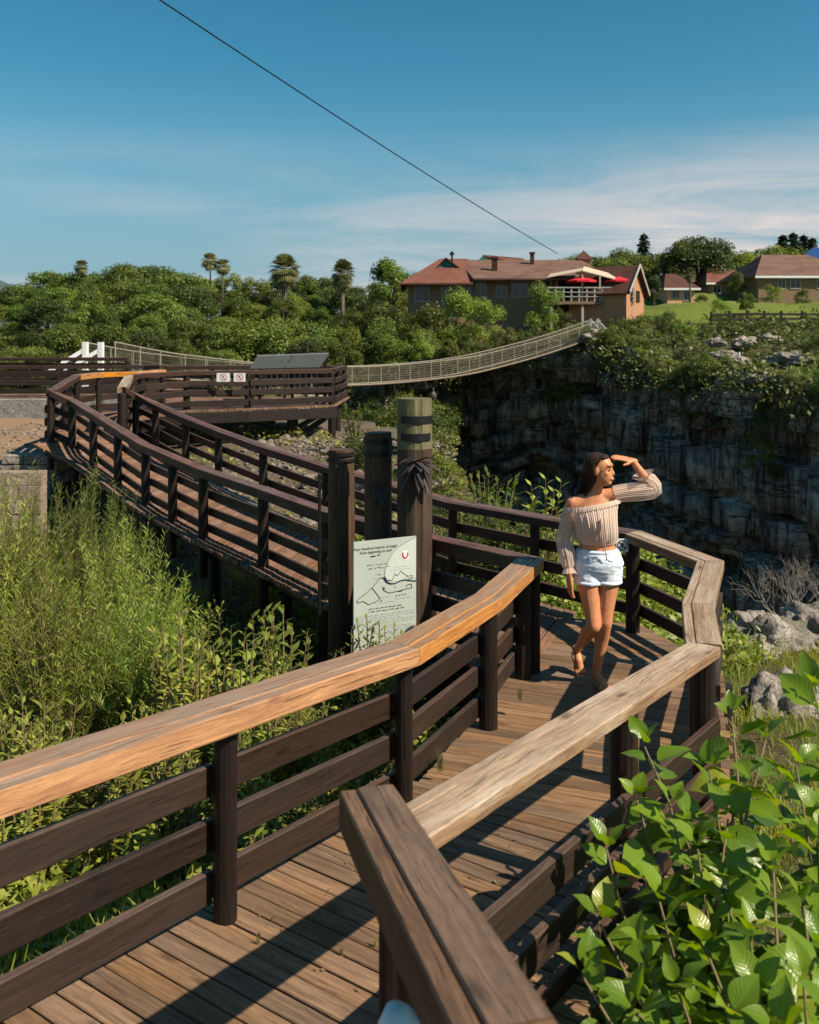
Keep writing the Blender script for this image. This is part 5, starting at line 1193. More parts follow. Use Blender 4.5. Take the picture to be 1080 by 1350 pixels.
# ---- feathery bushes at the left
def feathery(label, loc, H, R, n, seed, lean=.35):
    rng = random.Random(seed); root = empty('feathery_bush', loc); tag(root, label, 'bush', 'feathery bushes left of the walk'); base = Vector(loc)
    st_ = MB(); P_, T_ = [], []
    for k in range(n):
        a = rng.uniform(0, 6.28); r = R*math.sqrt(rng.random()); h = H*(1 - .45*(r/R)**2)*rng.uniform(.72, 1.08)
        b = base + Vector((r*.35*math.cos(a), r*.35*math.sin(a), -.1)); t = base + Vector((r*math.cos(a), r*math.sin(a), h)); mid = b.lerp(t, .55) + Vector((-.06*math.cos(a), -.06*math.sin(a), h*.08))
        st_.tube([b, mid, t], [.006, .004, .0015], 3, caps=False)
        for q in range(66):
            u = .22 + .78*q/66; p = (b.lerp(mid, u/.55) if u < .55 else mid.lerp(t, (u-.55)/.45)); P_.append(p); d = Vector((rng.gauss(0, 1), rng.gauss(0, 1), 1.1)).normalized(); T_.append(d*rng.uniform(.05, .13)*(1.15-u*.5))
    P_ = np.array([tuple(p) for p in P_]); T_ = np.array([tuple(p) for p in T_]); s = np.cross(T_, unit(len(T_))); s /= np.linalg.norm(s, axis=1, keepdims=True); w = .0033
    V = np.stack([P_ - s*w*.5, P_ + s*w*.5, P_ + T_*.6 + s*w, P_ + T_, P_ + T_*.6 - s*w], 1).reshape(-1, 3); i = np.arange(len(P_))[:, None]*5
    Q = np.concatenate([i + np.array([[0, 1, 2, 4]]), i + np.array([[4, 2, 3, 3]])])
    Q2 = np.concatenate([i + np.array([[0, 1, 2]]), i + np.array([[0, 2, 4]]), i + np.array([[4, 2, 3]])])
    link('foliage', np_mesh('foliage', V, Q2, M['leaf_feather']), root); st_.build('stems', M['stem'], root)
def fb(px, py, dd): x = (px-PX)*dd/F; return x, dd, CZ-(py-PY)*dd/F
for i, (px, py, dd, R, n, lab) in enumerate(((35, 630, 8.8, 1.0, 250, 'tall pale feathery bush at the far left edge'), (112, 628, 9.0, .9, 250, 'tallest pale feathery bush below the block wall'), (165, 690, 8.2, .75, 170, 'feathery bush next to the long walk railing'), (70, 730, 7.0, .8, 180, 'lower feathery bush in front of the tallest one'), (-28, 632, 8.4, .9, 200, 'feathery bush cut by the left photo edge'), (190, 770, 7.2, .6, 120, 'small feathery bush under the long walk'))):
    x, y, zt = fb(px, py, dd); zg = near_h(x, y); feathery(lab, (x, y, zg), (zt-zg)*1.02, R, n, 30+i)

# ---- leafy herbs: upright stems with pointed leaves (things, parts: stem and foliage)
def herb_mesh(seed, H, nst, ln, wd, lean=.18, mat=None, dens=26):
    rng = random.Random(seed); P_, N_, st_ = [], [], MB(); V, Q = [], []
    for k in range(nst):
        a = rng.uniform(0, 6.28); l = rng.uniform(.3, 1)*lean*H; h = H*rng.uniform(.6, 1.05); b = Vector((.05*math.cos(a), .05*math.sin(a), -.05)); t = Vector((l*math.cos(a), l*math.sin(a), h)); mid = b.lerp(t, .5) + Vector((-.1*l*math.cos(a), -.1*l*math.sin(a), .06*h))
        st_.tube([b, mid, t], [.009, .006, .003], 4, caps=False)
        for q in range(dens):
            u = .12 + .9*q/dens; p = b.lerp(mid, u/.5) if u < .5 else mid.lerp(t, min(1.02, (u-.5)/.5)); g = q*2.4; el = .2 + .7*u; d = Vector((math.cos(g)*math.cos(el), math.sin(g)*math.cos(el), math.sin(el))); L_ = ln*(1.15-.65*u)*rng.uniform(.8, 1.15)
            s = d.cross(Vector((0, 0, 1))).normalized()*wd*.5*(1.15-.5*u); n = s.cross(d).normalized(); i = len(V)
            V += [p, p + d*L_*.4 + s - n*.004, p + d*L_*.4 - s - n*.004, p + d*L_*.42 + n*.006*0, p + d*L_ - Vector((0, 0, L_*.28))]
            Q += [(i, i+1, i+3), (i, i+3, i+2), (i+1, i+4, i+3), (i+3, i+4, i+2)]
    me = np_mesh('foliage', np.array([tuple(v) for v in V]), np.array(Q), mat or M['leaf_weed']); return me, st_.mesh('stems', M['stem'])
HERB = [herb_mesh(1, .8, 7, .13, .032), herb_mesh(2, .7, 9, .10, .028), herb_mesh(3, .9, 5, .17, .05, dens=18), herb_mesh(4, .8, 16, .20, .042, .35, M['leaf_light'], 14)]
def herb(kind, loc, s, label, group=None, rz=None):
    root = empty('leafy_weed', loc); tag(root, label, 'plant', group); f, st_ = HERB[kind]; link('foliage', f, root); link('stems', st_, root)
    for ch in root.children: ch.matrix_parent_inverse = Matrix.Identity(4)
    root.scale = (s, s, s); root.rotation_euler = (0, 0, RND.uniform(0, 6) if rz is None else rz)
hr = random.Random(31)
for k in range(70):
    dd = hr.uniform(4.6, 10); px = hr.uniform(-40, 430); x = (px-PX)*dd/F
    if in_walk(x, dd) or (x > -.95 and dd > 7.2): continue
    z = near_h(x, dd); ztmax = CZ - (max(690, 660 + px*.35) - PY)*dd/F; s = min(hr.uniform(.6, 1.25), max(.3, (ztmax-z)/.8)); herb(hr.choice([0, 0, 1, 2]), (x, dd, z), s, 'upright leafy weed in the thicket left of the walk', 'weeds in the left thicket')
for k in range(18):
    dd = hr.uniform(5.6, 7.6); px = hr.uniform(205, 425); x = (px-PX)*dd/F; z = near_h(x, dd); zt = CZ - (hr.uniform(765, 850) + max(0, px-330)*.3 - PY)*dd/F
    if not in_walk(x, dd): herb(hr.choice([0, 1, 2]), (x, dd, z), max(.35, (zt-z)/.85), 'shaded leafy weed below the long walk', 'weeds in the shade below the long walk')
for k, (px, py, dd, kd, s) in enumerate(((604, 605, 11.5, 2, 1.1), (640, 615, 11.0, 3, 1.15), (655, 622, 11.4, 3, 1.1), (675, 650, 10.6, 3, .8), (690, 640, 11, 1, .9), (716, 612, 10.8, 2, 1.2), (585, 640, 10.8, 1, .9), (728, 660, 10.4, 2, .7), (620, 650, 10.6, 3, .8), (700, 670, 10.3, 3, .7), (632, 612, 12, 3, 1.2))):
    x = (px-PX)*dd/F; zt = CZ-(py-PY)*dd/F; s = s*1.0; herb(kd, (x, dd, near_h(x, dd)), max(.5, (zt-near_h(x, dd))/.88), 'leafy weed rising behind the platform railing left of the woman', 'weeds behind the platform railing')
herb(3, (.15, 19.6, near_h(.15, 19.6)), 1.6, 'bright green clump beside the end of the distant platform'); herb(3, (-1.15, 19.3, near_h(-1.15, 19.3)), 1.3, 'bright green clump on the rocks below the distant platform')
for k, (px, py, lab) in enumerate(((420, 1085, 'yellow-green weed growing up beside the second near post'), (398, 1110, 'small weed at the deck edge beside the yellow-green weed'), (690, 893, 'sprig growing at the foot of the golden railing end'), (585, 985, 'fern-like sprig on the bottom slat of the left railing'))):
    p = at(px, py+25, zdeck(0, 4)); q = Vector((p.x - .05, p.y, near_h(p.x, p.y))); herb(2 if k == 0 else 1, (p.x-.02, p.y, p.z-.02), (.34, .16, .16, .18)[k], lab)
for k, (px, py) in enumerate(((495, 1250), (450, 1262), (340, 1247), (130, 1270), (72, 1292))):
    p = at(px, py, zdeck(*at(px, py, .15).xy)); herb(1, p, .07, 'tiny green sprout between the near deck boards', 'sprouts between the deck boards')
for k, (px, py, dd) in enumerate(((492, 800, 6.75), (462, 800, 6.85), (520, 812, 6.7))):
    x = (px-PX)*dd/F; zg = near_h(x, dd); herb(1, (x, dd, zg), ((CZ-(py-PY)*dd/F)-zg)/.74, 'thin weed stalk in front of the information sign', 'weed stalks before the sign')
# dead twiggy bush at the gorge edge
db = empty('dead_bush', (4.1, 9.8, -.8)); tag(db, 'leafless grey twiggy bush at the gorge edge on the right', 'bush'); m = MB(); dr = random.Random(6)
def twig(p, d, L_, r, lv):
    q = p + d*L_; m.tube([p, p.lerp(q, .5) + Vector((dr.gauss(0, .02), 0, dr.gauss(0, .02))), q], [r, r*.8, r*.5], 4, caps=False)
    if lv < 4:
        for k in range(dr.choice([2, 3])):
            dd_ = (d + Vector((dr.gauss(0, .45), dr.gauss(0, .45), dr.gauss(.05, .3)))).normalized(); twig(p.lerp(q, dr.uniform(.5, 1)), dd_, L_*dr.uniform(.6, .85), r*.6, lv+1)
for k in range(7): twig(Vector((4.1 + dr.uniform(-.25, .35), 9.8 + dr.uniform(-.2, .2), -.8)), Vector((dr.gauss(.12, .35), dr.gauss(0, .2), 1)).normalized(), .40, .011, 0)
m.build('branches', M['dead'], db)

# ---- big-leaved shrubs in the right foreground: every large leaf is its own part
def big_leaf(seed, curl, fold, wide):
    rng = random.Random(seed); nu, nv = 7, 5; V, UVv = [], []
    for i in range(nu+1):
        u = i/nu; w = wide*math.sin(math.pi*min(1, (u*.97+.02))**.82)**.9*(1-.25*u)
        for j in range(nv):
            v = j/(nv-1)*2-1; x = u; y = v*w; z = fold*abs(v)*w - curl*u*u + .018*math.sin(u*14+v*2.0)*abs(v)
            V.append((x, y, z)); UVv.append((u, j/(nv-1)))
    Q, uv = [], []
    for i in range(nu):
        for j in range(nv-1):
            q = (i*nv+j, (i+1)*nv+j, (i+1)*nv+j+1, i*nv+j+1); Q.append(q); uv += [UVv[k] for k in q]
    return np_mesh('leaf', np.array(V), np.array(Q), M['leaf_big'], True, uv)
BL = [big_leaf(1, .22, .28, .42), big_leaf(2, .42, .2, .46), big_leaf(3, .10, .34, .38), big_leaf(4, .55, .3, .44)]
TIPS = [[(965, 945, 3.6), (1010, 975, 3.8), (935, 1015, 3.5), (850, 985, 3.35)], [(1072, 905, 3.3), (1050, 1010, 3.0), (1080, 1075, 2.8), (1100, 960, 3.1), (1030, 1060, 3.2)],
        [(885, 1065, 3.2), (920, 1120, 3.0), (870, 1190, 2.8), (800, 1120, 3.1), (840, 1055, 3.3), (960, 1080, 3.1)], [(960, 1165, 2.9), (1020, 1150, 2.8), (1060, 1195, 2.6), (990, 1235, 2.6), (1090, 1260, 2.4)],
        [(930, 1250, 2.5), (845, 1255, 2.6), (790, 1215, 2.85), (895, 1310, 2.35), (770, 1290, 2.6), (840, 1335, 2.4)], [(1000, 1310, 2.35), (1060, 1300, 2.3), (960, 1345, 2.25), (1090, 1340, 2.2), (1030, 1365, 2.2)]]
LAB = ['big-leaved green shrub reaching in front of the railing corner post', 'big-leaved shrub with the highest leaves at the right photo edge', 'big-leaved shrub in front of the tan railing slats', 'big-leaved shrub in the middle of the right foreground thicket', 'big-leaved shrub at the bottom between deck and thicket', 'lowest big-leaved shrub in the bottom right corner']
lr = random.Random(44)
for si, tips in enumerate(TIPS):
    tp0 = [atd(*t) for t in tips]; cx = sum(t.x for t in tp0)/len(tp0); cy = sum(t.y for t in tp0)/len(tp0); base = Vector((max(cx, .95) + .12, cy + .05, near_h(cx, cy)))
    root = empty('broadleaf_shrub', base); tag(root, LAB[si], 'shrub', 'big-leaved shrubs in the right foreground'); inner_P, inner_N = [], []
    for t in tp0:
        b = base + Vector((lr.uniform(-.12, .12), lr.uniform(-.12, .12), -.05)); mid = b.lerp(t, .55) + Vector((lr.uniform(-.05, .05), lr.uniform(-.05, .05), .08)); m = MB(); m.tube([b, mid, t], [.010, .007, .0035], 7); m.build('stem', M['stem'], root, True)
        g = lr.uniform(0, 6.28); L_ = (t-mid).length + (mid-b).length; nlev = max(5, int(L_/.095))
        for q in range(nlev):
            u = 1 - q*.095/L_
            if u < .22: break
            p = b.lerp(mid, u/.55) if u < .55 else mid.lerp(t, (u-.55)/.45)
            for h in range(2 if q > 0 else 3):
                g += 2.39 if q > 0 else 2.09; el = {0: 1.0, 1: .62}.get(q, .25 - .06*min(q, 6)) + lr.uniform(-.25, .2); s = (.08, .118, .142)[min(q, 2)]*lr.uniform(.8, 1.25)
                if q >= 1: s *= lr.uniform(.5, 1.18)
                dvec = Vector((math.cos(g)*math.cos(el), math.sin(g)*math.cos(el), math.sin(el)))
                pet = p + dvec*.03; o = link('leaf', BL[lr.randrange(4)], root)
                rot = dvec.to_track_quat('X', 'Z').to_matrix().to_4x4() @ Matrix.Rotation(lr.uniform(-.9, .9), 4, 'X')
                o.matrix_parent_inverse = Matrix.Identity(4); o.matrix_local = Matrix.Translation(pet - base) @ rot @ Matrix.Scale(s, 4)
        for q in range(46):
            u = lr.uniform(.05, .7); p = b.lerp(t, u) + Vector((lr.gauss(0, .13), lr.gauss(0, .13), lr.gauss(0, .05))); inner_P.append(tuple(p)); inner_N.append((lr.gauss(0, .4), lr.gauss(0, .4), 1))
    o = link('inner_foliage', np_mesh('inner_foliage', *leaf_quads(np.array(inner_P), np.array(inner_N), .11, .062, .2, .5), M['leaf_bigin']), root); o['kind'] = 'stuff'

# dry leaf bits lying on the near deck
P_, N_ = [], []
for k in range(260):
    px, py = lr.uniform(0, 900), lr.uniform(840, 1345); p = at(px, py, .1); z = zdeck(p.x, p.y); p = at(px, py, z)
    if in_walk(p.x, p.y) and p.x < 1.9: P_.append((p.x, p.y, zdeck(p.x, p.y) + .006)); N_.append((0, 0, 1.))
M['litter'] = plain('dry_leaf_litter', (0.16, 0.10, 0.05), .85, 0, .5, 40)
V, Q = leaf_quads(np.array(P_), np.array(N_), .022, .012, 0, .35); o = link('leaf_litter', np_mesh('leaf_litter', V, Q, M['litter'])); o['kind'] = 'stuff'; o['label'] = 'dry leaf bits scattered on the near deck'; o['category'] = 'leaf litter'
# ---------------------------------------------------------------- the woman on the platform
W0 = Vector((1.363, 6.43, 0))
def skinmat():
    t = NT('sun_tanned_skin'); p = t.obj(); n = t.noise(p, 14, 4, .6)
    c = t.mix(t.rng(n, .3, .7), (0.49, 0.195, 0.088), (0.57, 0.245, 0.12))
    t.pbr(c, t.rng(n, .3, .7, .40, .55), t.bump(t.noise(p, 220, 3, .6), .12, .002), .4, 0, {'Subsurface Weight': .08, 'Subsurface Radius': (.02, .008, .004), 'Subsurface Scale': .4}); return t.m
M['skin'] = skinmat()
M['hair'] = wood('dark_brown_hair', (0.055, 0.028, 0.016), (0.018, 0.009, 0.006), var=0, rough=.6, spec=.2)
def clothmat(name, base, stripe, trans, sc=260):
    t = NT(name); uv = t.n('ShaderNodeTexCoord').outputs['UV']; sp = t.n('ShaderNodeSeparateXYZ', {0: uv})
    s = t.math('SINE', t.math('MULTIPLY', sp.outputs[1], sc)); n = t.noise(t.n('ShaderNodeMapping', {'Vector': uv, 'Scale': (60, 60, 1)}).outputs[0], 1, 3, .6)
    dots = t.n('ShaderNodeTexVoronoi', {'Vector': uv, 'Scale': 75.0}).outputs[0]
    c = t.mix(t.rng(s, -.2, .6), base, stripe); c = t.mix(t.rng(dots, .25, .12, 0, .5), c, (.80, .70, .62))
    p = t.n('ShaderNodeBsdfPrincipled', {'Base Color': c, 'Roughness': .85, 'Specular IOR Level': .1, 'Normal': t.bump(t.math('ADD', s, n), .5, .004)})
    tr = t.n('ShaderNodeBsdfTranslucent', {'Color': c}); mx = t.n('ShaderNodeMixShader', {0: .25, 1: p.outputs[0], 2: tr.outputs[0]})
    tp_ = t.n('ShaderNodeBsdfTransparent'); f = t.math('MULTIPLY', t.rng(s, -.6, .6, 1.0, .35), trans)
    m2 = t.n('ShaderNodeMixShader', {0: f, 1: mx.outputs[0], 2: tp_.outputs[0]}); t.t.links.new(m2.outputs[0], t.out.inputs[0]); return t.m
M['blouse'] = clothmat('peach_striped_blouse', (0.68, 0.49, 0.39), (0.80, 0.70, 0.61), .18, 520)
M['sleeve'] = clothmat('sheer_peach_sleeve', (0.70, 0.51, 0.41), (0.82, 0.73, 0.65), .6, 520)
def denim():
    t = NT('washed_pale_denim'); p = t.obj(); n = t.noise(p, 22, 5, .6); f = t.noise(p, 300, 3, .6)
    c = t.mix(t.rng(n, .35, .7), (0.46, 0.54, 0.64), (0.74, 0.78, 0.82)); t.pbr(c, .85, t.bump(t.math('ADD', t.math('MULTIPLY', n, 1.5), f), .22, .005), .15); return t.m
M['denim'] = denim()
M['sandal'] = plain('tan_leather', (0.42, 0.27, 0.16), .6); M['eye'] = plain('dark_eye', (.012, .008, .006), .3); M['lip'] = plain('lip', (0.42, 0.12, 0.09), .45); M['tooth'] = plain('tooth', (.75, .72, .66), .4)

def cap(m, pts, radii, n=14):
    """tapered limb with rounded ends"""
    P_ = [Vector(p) for p in pts]; R_ = list(radii)
    d0 = (P_[0]-P_[1]).normalized(); d1 = (P_[-1]-P_[-2]).normalized()
    a = [P_[0] + d0*R_[0]*k for k in (.97, .75, .4)]; ar = [R_[0]*k for k in (.24, .66, .917)]
    b = [P_[-1] + d1*R_[-1]*k for k in (.4, .75, .97)]; br = [R_[-1]*k for k in (.917, .66, .24)]
    m.tube(a + P_ + b, ar + R_ + br, n)
def ell(m, c, r, rot=None, n=14):
    c = Vector(c); rings = []; rot = rot or Matrix.Identity(3)
    for k in range(1, 10):
        th = math.pi*k/10; rings.append([c + rot @ Vector((r[0]*math.sin(th)*math.cos(q), r[1]*math.sin(th)*math.sin(q), -r[2]*math.cos(th))) for q in (2*math.pi*j/n for j in range(n))])
    m.loft(rings)
def ering(c, rx, ry, n=32, tilt=0.0, pleat=0.0, np_=18, ph=0.0):
    out = []
    for k in range(n):
        t = 2*math.pi*k/n; f = 1 + pleat*math.sin(np_*t+ph); x = rx*f*math.cos(t); out.append(Vector((c[0]+x, c[1]+ry*f*math.sin(t), c[2]+tilt*x)))
    return out
def remesh(mb, name, mat, vox, it=5, fac=.5):
    me = mb.mesh('tmp', mat); o = bpy.data.objects.new('tmp', me); COL.objects.link(o)
    r = o.modifiers.new('r', 'REMESH'); r.mode = 'VOXEL'; r.voxel_size = vox
    s = o.modifiers.new('s', 'SMOOTH'); s.factor = fac; s.iterations = it
    dg = bpy.context.evaluated_depsgraph_get(); out = bpy.data.meshes.new_from_object(o.evaluated_get(dg)); bpy.data.objects.remove(o)
    out.name = name; out.materials.clear(); out.materials.append(mat); out.polygons.foreach_set('use_smooth', [True]*len(out.polygons)); return out
def place(name, me, parent):
    o = bpy.data.objects.new(name, me); COL.objects.link(o); o.parent = parent; return o
her = empty('person', W0); tag(her, 'woman in peach off-shoulder blouse and pale denim shorts shading her eyes', 'person')
# joints (metres, local to the planted foot)
HR, HL = Vector((-.095, .09, .85)), Vector((.068, .09, .86)); KR, KL = Vector((-.062, .0, .458)), Vector((.027, .03, .475)); AR, AL = Vector((-.118, .36, .165)), Vector((-.016, .135, .085))
SR, SL = Vector((-.200, .07, 1.315)), Vector((.092, .07, 1.375)); ER, EL = Vector((-.247, .09, 1.055)), Vector((.362, .05, 1.43)); WR, WL = Vector((-.232, .01, .81)), Vector((.220, .032, 1.622))
b = MB()
TOR = [((-.012, .09, .80), .120, .095), ((-.012, .09, .84), .160, .112), ((-.012, .085, .89), .170, .115), ((-.016, .08, .95), .152, .100), ((-.022, .075, 1.01), .126, .085), ((-.028, .07, 1.06), .122, .084),
       ((-.036, .07, 1.13), .132, .094), ((-.044, .07, 1.20), .142, .100), ((-.050, .075, 1.27), .148, .090), ((-.052, .078, 1.33), .135, .072), ((-.050, .075, 1.375), .085, .058), ((-.047, .07, 1.40), .05, .048)]
b.loft([ering(c, rx, ry, 24, .12 if c[2] > 1.25 else 0) for c, rx, ry in TOR])
for sx_ in (-.062, .03): ell(b, (-.018+sx_*1.05-.012, -.012, 1.195), (.056, .052, .056))
cap(b, [(-.047, .07, 1.36), (-.034, .055, 1.42), (-.022, .045, 1.48)], [.052, .046, .047])
cap(b, [(-.09, .075, 1.345), SR + Vector((.01, 0, -.005))], [.046, .050]); cap(b, [(-.01, .075, 1.365), SL], [.046, .050])
for H_, K_, A_ in ((HR, KR, AR), (HL, KL, AL)):
    mid = H_.lerp(K_, .45) + Vector((0, .0, 0)); calf = K_.lerp(A_, .32) + (A_-K_).cross(Vector((1, 0, 0))).normalized()*-.012
    cap(b, [H_, H_.lerp(K_, .25), mid, H_.lerp(K_, .8), K_], [.088, .083, .072, .054, .050]); cap(b, [K_, K_.lerp(A_, .12), calf, K_.lerp(A_, .62), K_.lerp(A_, .9), A_], [.050, .047, .052, .039, .029, .030])
    ell(b, K_ + Vector((0, -.02, .005)), (.034, .030, .040))
# feet
cap(b, [AL, AL + Vector((-.002, .035, -.045))], [.031, .027]); cap(b, [AL + Vector((0, .01, -.03)), Vector((.008, .05, .045)), Vector((.022, -.025, .026))], [.030, .029, .022])
cap(b, [Vector((-.008, -.0, .024)), Vector((.045, -.01, .024))], [.021, .021])
TR = Vector((-.103, .285, .03)); cap(b, [AR, AR + Vector((-.002, .045, .0))], [.031, .026]); cap(b, [AR + Vector((0, .0, -.01)), AR.lerp(TR, .55) + Vector((0, -.012, .012)), TR], [.031, .030, .022]); cap(b, [TR + Vector((-.026, 0, 0)), TR + Vector((.026, 0, 0))], [.020, .021])
# arms
cap(b, [SR, SR.lerp(ER, .4), ER], [.049, .043, .035]); cap(b, [ER, ER.lerp(WR, .3), WR], [.035, .036, .023])
cap(b, [SL, SL.lerp(EL, .4), EL], [.049, .044, .036]); cap(b, [EL, EL.lerp(WL, .3), WL], [.036, .036, .023])
# head, turned to the right of the picture
fx = Vector((.86, -.50, .02)).normalized(); fz = Vector((.02, .02, 1)).normalized(); fy = fz.cross(fx).normalized(); fz = fx.cross(fy).normalized()
HM = Matrix((fx, fy, fz)).transposed(); HC = Vector((-.004, .03, 1.555))
def hd(x, y, z): return HC + HM @ Vector((x, y, z))
ell(b, hd(-.012, 0, .030), (.094, .074, .086), HM, 18); ell(b, hd(.018, 0, -.035), (.066, .060, .078), HM, 18); ell(b, hd(.048, 0, -.082), (.030, .032, .026), HM)
cap(b, [hd(.078, 0, .012), hd(.093, 0, -.020)], [.008, .0105]); ell(b, hd(.083, 0, -.027), (.015, .015, .009), HM)
ell(b, hd(.066, 0, .040), (.020, .052, .018), HM)
for s in (-1, 1): ell(b, hd(.046, s*.036, -.020), (.026, .020, .026), HM); ell(b, hd(-.010, s*.076, -.004), (.018, .009, .032), HM)
ell(b, hd(.079, 0, -.055), (.013, .026, .011), HM)
body = remesh(b, 'body', M['skin'], .0062, 7)
# hands: finer, joined into the same mesh
def hand(wr, d, up, spread, curl, thumb_side):
    h = MB(); d = d.normalized(); s = d.cross(up).normalized(); n = s.cross(d).normalized()
    for k in range(4): o = (k-1.5)*.0185; cap(h, [wr + s*o*.55, wr + d*.055 + s*o*.95, wr + d*.085 + s*o], [.016, .0125, .010], 10)
    for k, (L_, o) in enumerate(((.066, -1.5), (.075, -.5), (.071, .5), (.055, 1.5))):
        base = wr + d*.082 + s*o*.0185; dd = (d + s*o*spread).normalized(); c1 = (dd - n*curl*.6).normalized(); c2 = (dd - n*curl*1.5).normalized()
        p1 = base + dd*L_*.42; p2 = p1 + c1*L_*.33; p3 = p2 + c2*L_*.25; cap(h, [base, p1, p2, p3], [.0095, .0088, .0078, .0066], 10)
    t0 = wr + d*.022 - s*.022*thumb_side; t1 = t0 + (d*.6 - s*.8*thumb_side - n*.25).normalized()*.042; t2 = t1 + (d*.9 - s*.35*thumb_side - n*.3).normalized()*.032; cap(h, [wr + d*.012, t0, t1, t2], [.015, .0135, .0105, .0085], 10)
    cap(h, [wr - d*.02, wr + d*.02], [.021, .020], 10); return remesh(h, 'hand', M['skin'], .0032, 3)
h1 = hand(WR, Vector((.06, -.05, -1)), Vector((-1, -.3, 0)), .05, .35, -1); h2 = hand(WL, Vector((-.92, -.08, .20)), Vector((.2, -.30, 1)), .04, .2, 1)
bm = bmesh.new()
for me in (body, h1, h2): bm.from_mesh(me)
fin = bpy.data.meshes.new('body'); bm.to_mesh(fin); bm.free(); fin.materials.append(M['skin']); fin.polygons.foreach_set('use_smooth', [True]*len(fin.polygons))
body_o = place('body', fin, her)
for s in (-1, 1):
    e = MB(); ell(e, hd(.0765, s*.031, .010), (.006, .010, .0034), HM); place('eye', e.mesh('eye', M['eye'], True), her)
    e = MB(); cap(e, [hd(.090, s*.014, .036), hd(.086, s*.034, .041), hd(.070, s*.052, .033)], [.0022, .0026, .0014], 6); place('eyebrow', e.mesh('eyebrow', M['hair'], True), her)
e = MB(); cap(e, [hd(.077, -.024, -.049), hd(.0885, 0, -.056), hd(.077, .024, -.049)], [.003, .0055, .003], 8); mo = place('mouth', e.mesh('mouth', M['lip'], True), her)
e = MB(); cap(e, [hd(.0825, -.017, -.0505), hd(.0925, 0, -.0545), hd(.0825, .017, -.0505)], [.0016, .0026, .0016], 6); place('teeth', e.mesh('teeth', M['tooth'], True), mo)
# hair: cap plus long lengths down her back and right shoulder
h = MB(); ell(h, hd(-.036, 0, .045), (.092, .081, .085), HM, 18); ell(h, hd(-.055, 0, -.005), (.064, .076, .085), HM, 18); ell(h, hd(.020, .0, .090), (.040, .055, .026), HM)
for (a, c, d_, r) in ((hd(-.07, .03, .03), Vector((-.085, .12, 1.42)), Vector((-.13, .15, 1.26)), .034), (hd(-.09, 0, .03), Vector((-.11, .13, 1.43)), Vector((-.165, .15, 1.28)), .030), (hd(-.07, -.04, .0), Vector((-.085, .07, 1.45)), Vector((-.150, .10, 1.33)), .026), (hd(-.05, .05, .0), Vector((-.05, .14, 1.40)), Vector((-.08, .165, 1.22)), .03), (hd(-.03, -.07, .02), Vector((-.06, .02, 1.47)), Vector((-.125, .045, 1.36)), .018)):
    cap(h, [a, c, d_], [r*1.1, r, r*.4], 10)
hm = remesh(h, 'hair', M['hair'], .007, 3)
for v in hm.vertices: v.co += v.normal*.0045*noise.noise(Vector((v.co.x*60, v.co.y*60, v.co.z*9)))
uvl = hm.uv_layers.new(name='UVMap')
for l in hm.loops: c = hm.vertices[l.vertex_index].co; uvl.data[l.index].uv = (c.z*3, math.atan2(c.y-.05, c.x+.02)*.5)
hair_o = place('hair', hm, her); st2 = MB(); r_ = random.Random(4)
for k in range(70):
    a = hd(-.06+r_.gauss(0, .02), r_.uniform(-.08, .06), r_.uniform(-.02, .06)); e = Vector((-.125+r_.gauss(0, .035), .11+r_.gauss(0, .03), 1.30+r_.gauss(0, .05))); st2.tube([a, a.lerp(e, .5)+Vector((r_.gauss(-.012, .012), 0, .012)), e], [.0022, .002, .0008], 3, caps=False)

for k in range(60):
    a = hd(r_.uniform(-.02, .05), r_.choice((-1, 1))*r_.uniform(.03, .075), r_.uniform(.05, .11)); e = a + HM @ Vector((-.05 + r_.gauss(0, .02), r_.gauss(0, .012), -.06 + r_.gauss(0, .03))); st2.tube([a, a.lerp(e, .5) + HM @ Vector((0, math.copysign(.008, (HM.transposed() @ (a-HC)).y), .006)), e], [.0016, .0016, .0007], 3, caps=False)
place('loose_strands', st2.mesh('strands', M['hair']), hair_o)
# blouse
bl = MB(); N = 96
rings = [ering((-.024, .073, 1.030), .134, .094, N, 0, .012, 26), ering((-.025, .070, 1.045), .137, .098, N, 0, .018, 26), ering((-.030, .060, 1.075), .150, .116, N, .02, .030, 24), ering((-.036, .056, 1.13), .152, .124, N, .04, .032, 24), ering((-.044, .052, 1.19), .156, .130, N, .06, .030, 24),
         ering((-.050, .056, 1.245), .163, .124, N, .12, .028, 24), ering((-.052, .064, 1.285), .177, .110, N, .17, .026, 24), ering((-.054, .068, 1.312), .190, .104, N, .19, .020, 24), ering((-.054, .070, 1.322), .190, .102, N, .19, .028, 30)]
bl.loft(rings, caps=False); blo = place('blouse', bl.mesh('blouse', M['blouse'], True), her)
fr = MB(); fr.loft([ering((-.054, .068, 1.318), .194, .108, N, .19, .02, 40), ering((-.054, .066, 1.298), .200, .116, N, .19, .035, 40), ering((-.054, .066, 1.290), .203, .118, N, .19, .05, 40)], caps=False); place('neck_frill', fr.mesh('frill', M['blouse'], True), blo)
def sleeve(pts, radii, npl, name='sleeve'):
    m = MB(); P_ = [Vector(p) for p in pts]; sp_s = smooth_path(P_, 4); rr = np.interp(np.linspace(0, len(P_)-1, len(sp_s)), range(len(P_)), radii); rings = []; ref = Vector((.1, 1, .2))
    for i, p in enumerate(sp_s):
        d = (sp_s[min(i+1, len(sp_s)-1)]-sp_s[max(i-1, 0)]).normalized(); a = d.cross(ref).normalized(); c = d.cross(a)
        rings.append([p + (a*math.cos(t)+c*math.sin(t))*rr[i]*(1+.05*math.sin(npl*t+i*.2)+.02*math.sin(3*t+i)) for t in (2*math.pi*k/48 for k in range(48))])
    m.loft(rings, caps=False); return place(name, m.mesh(name, M['sleeve'], True), blo)
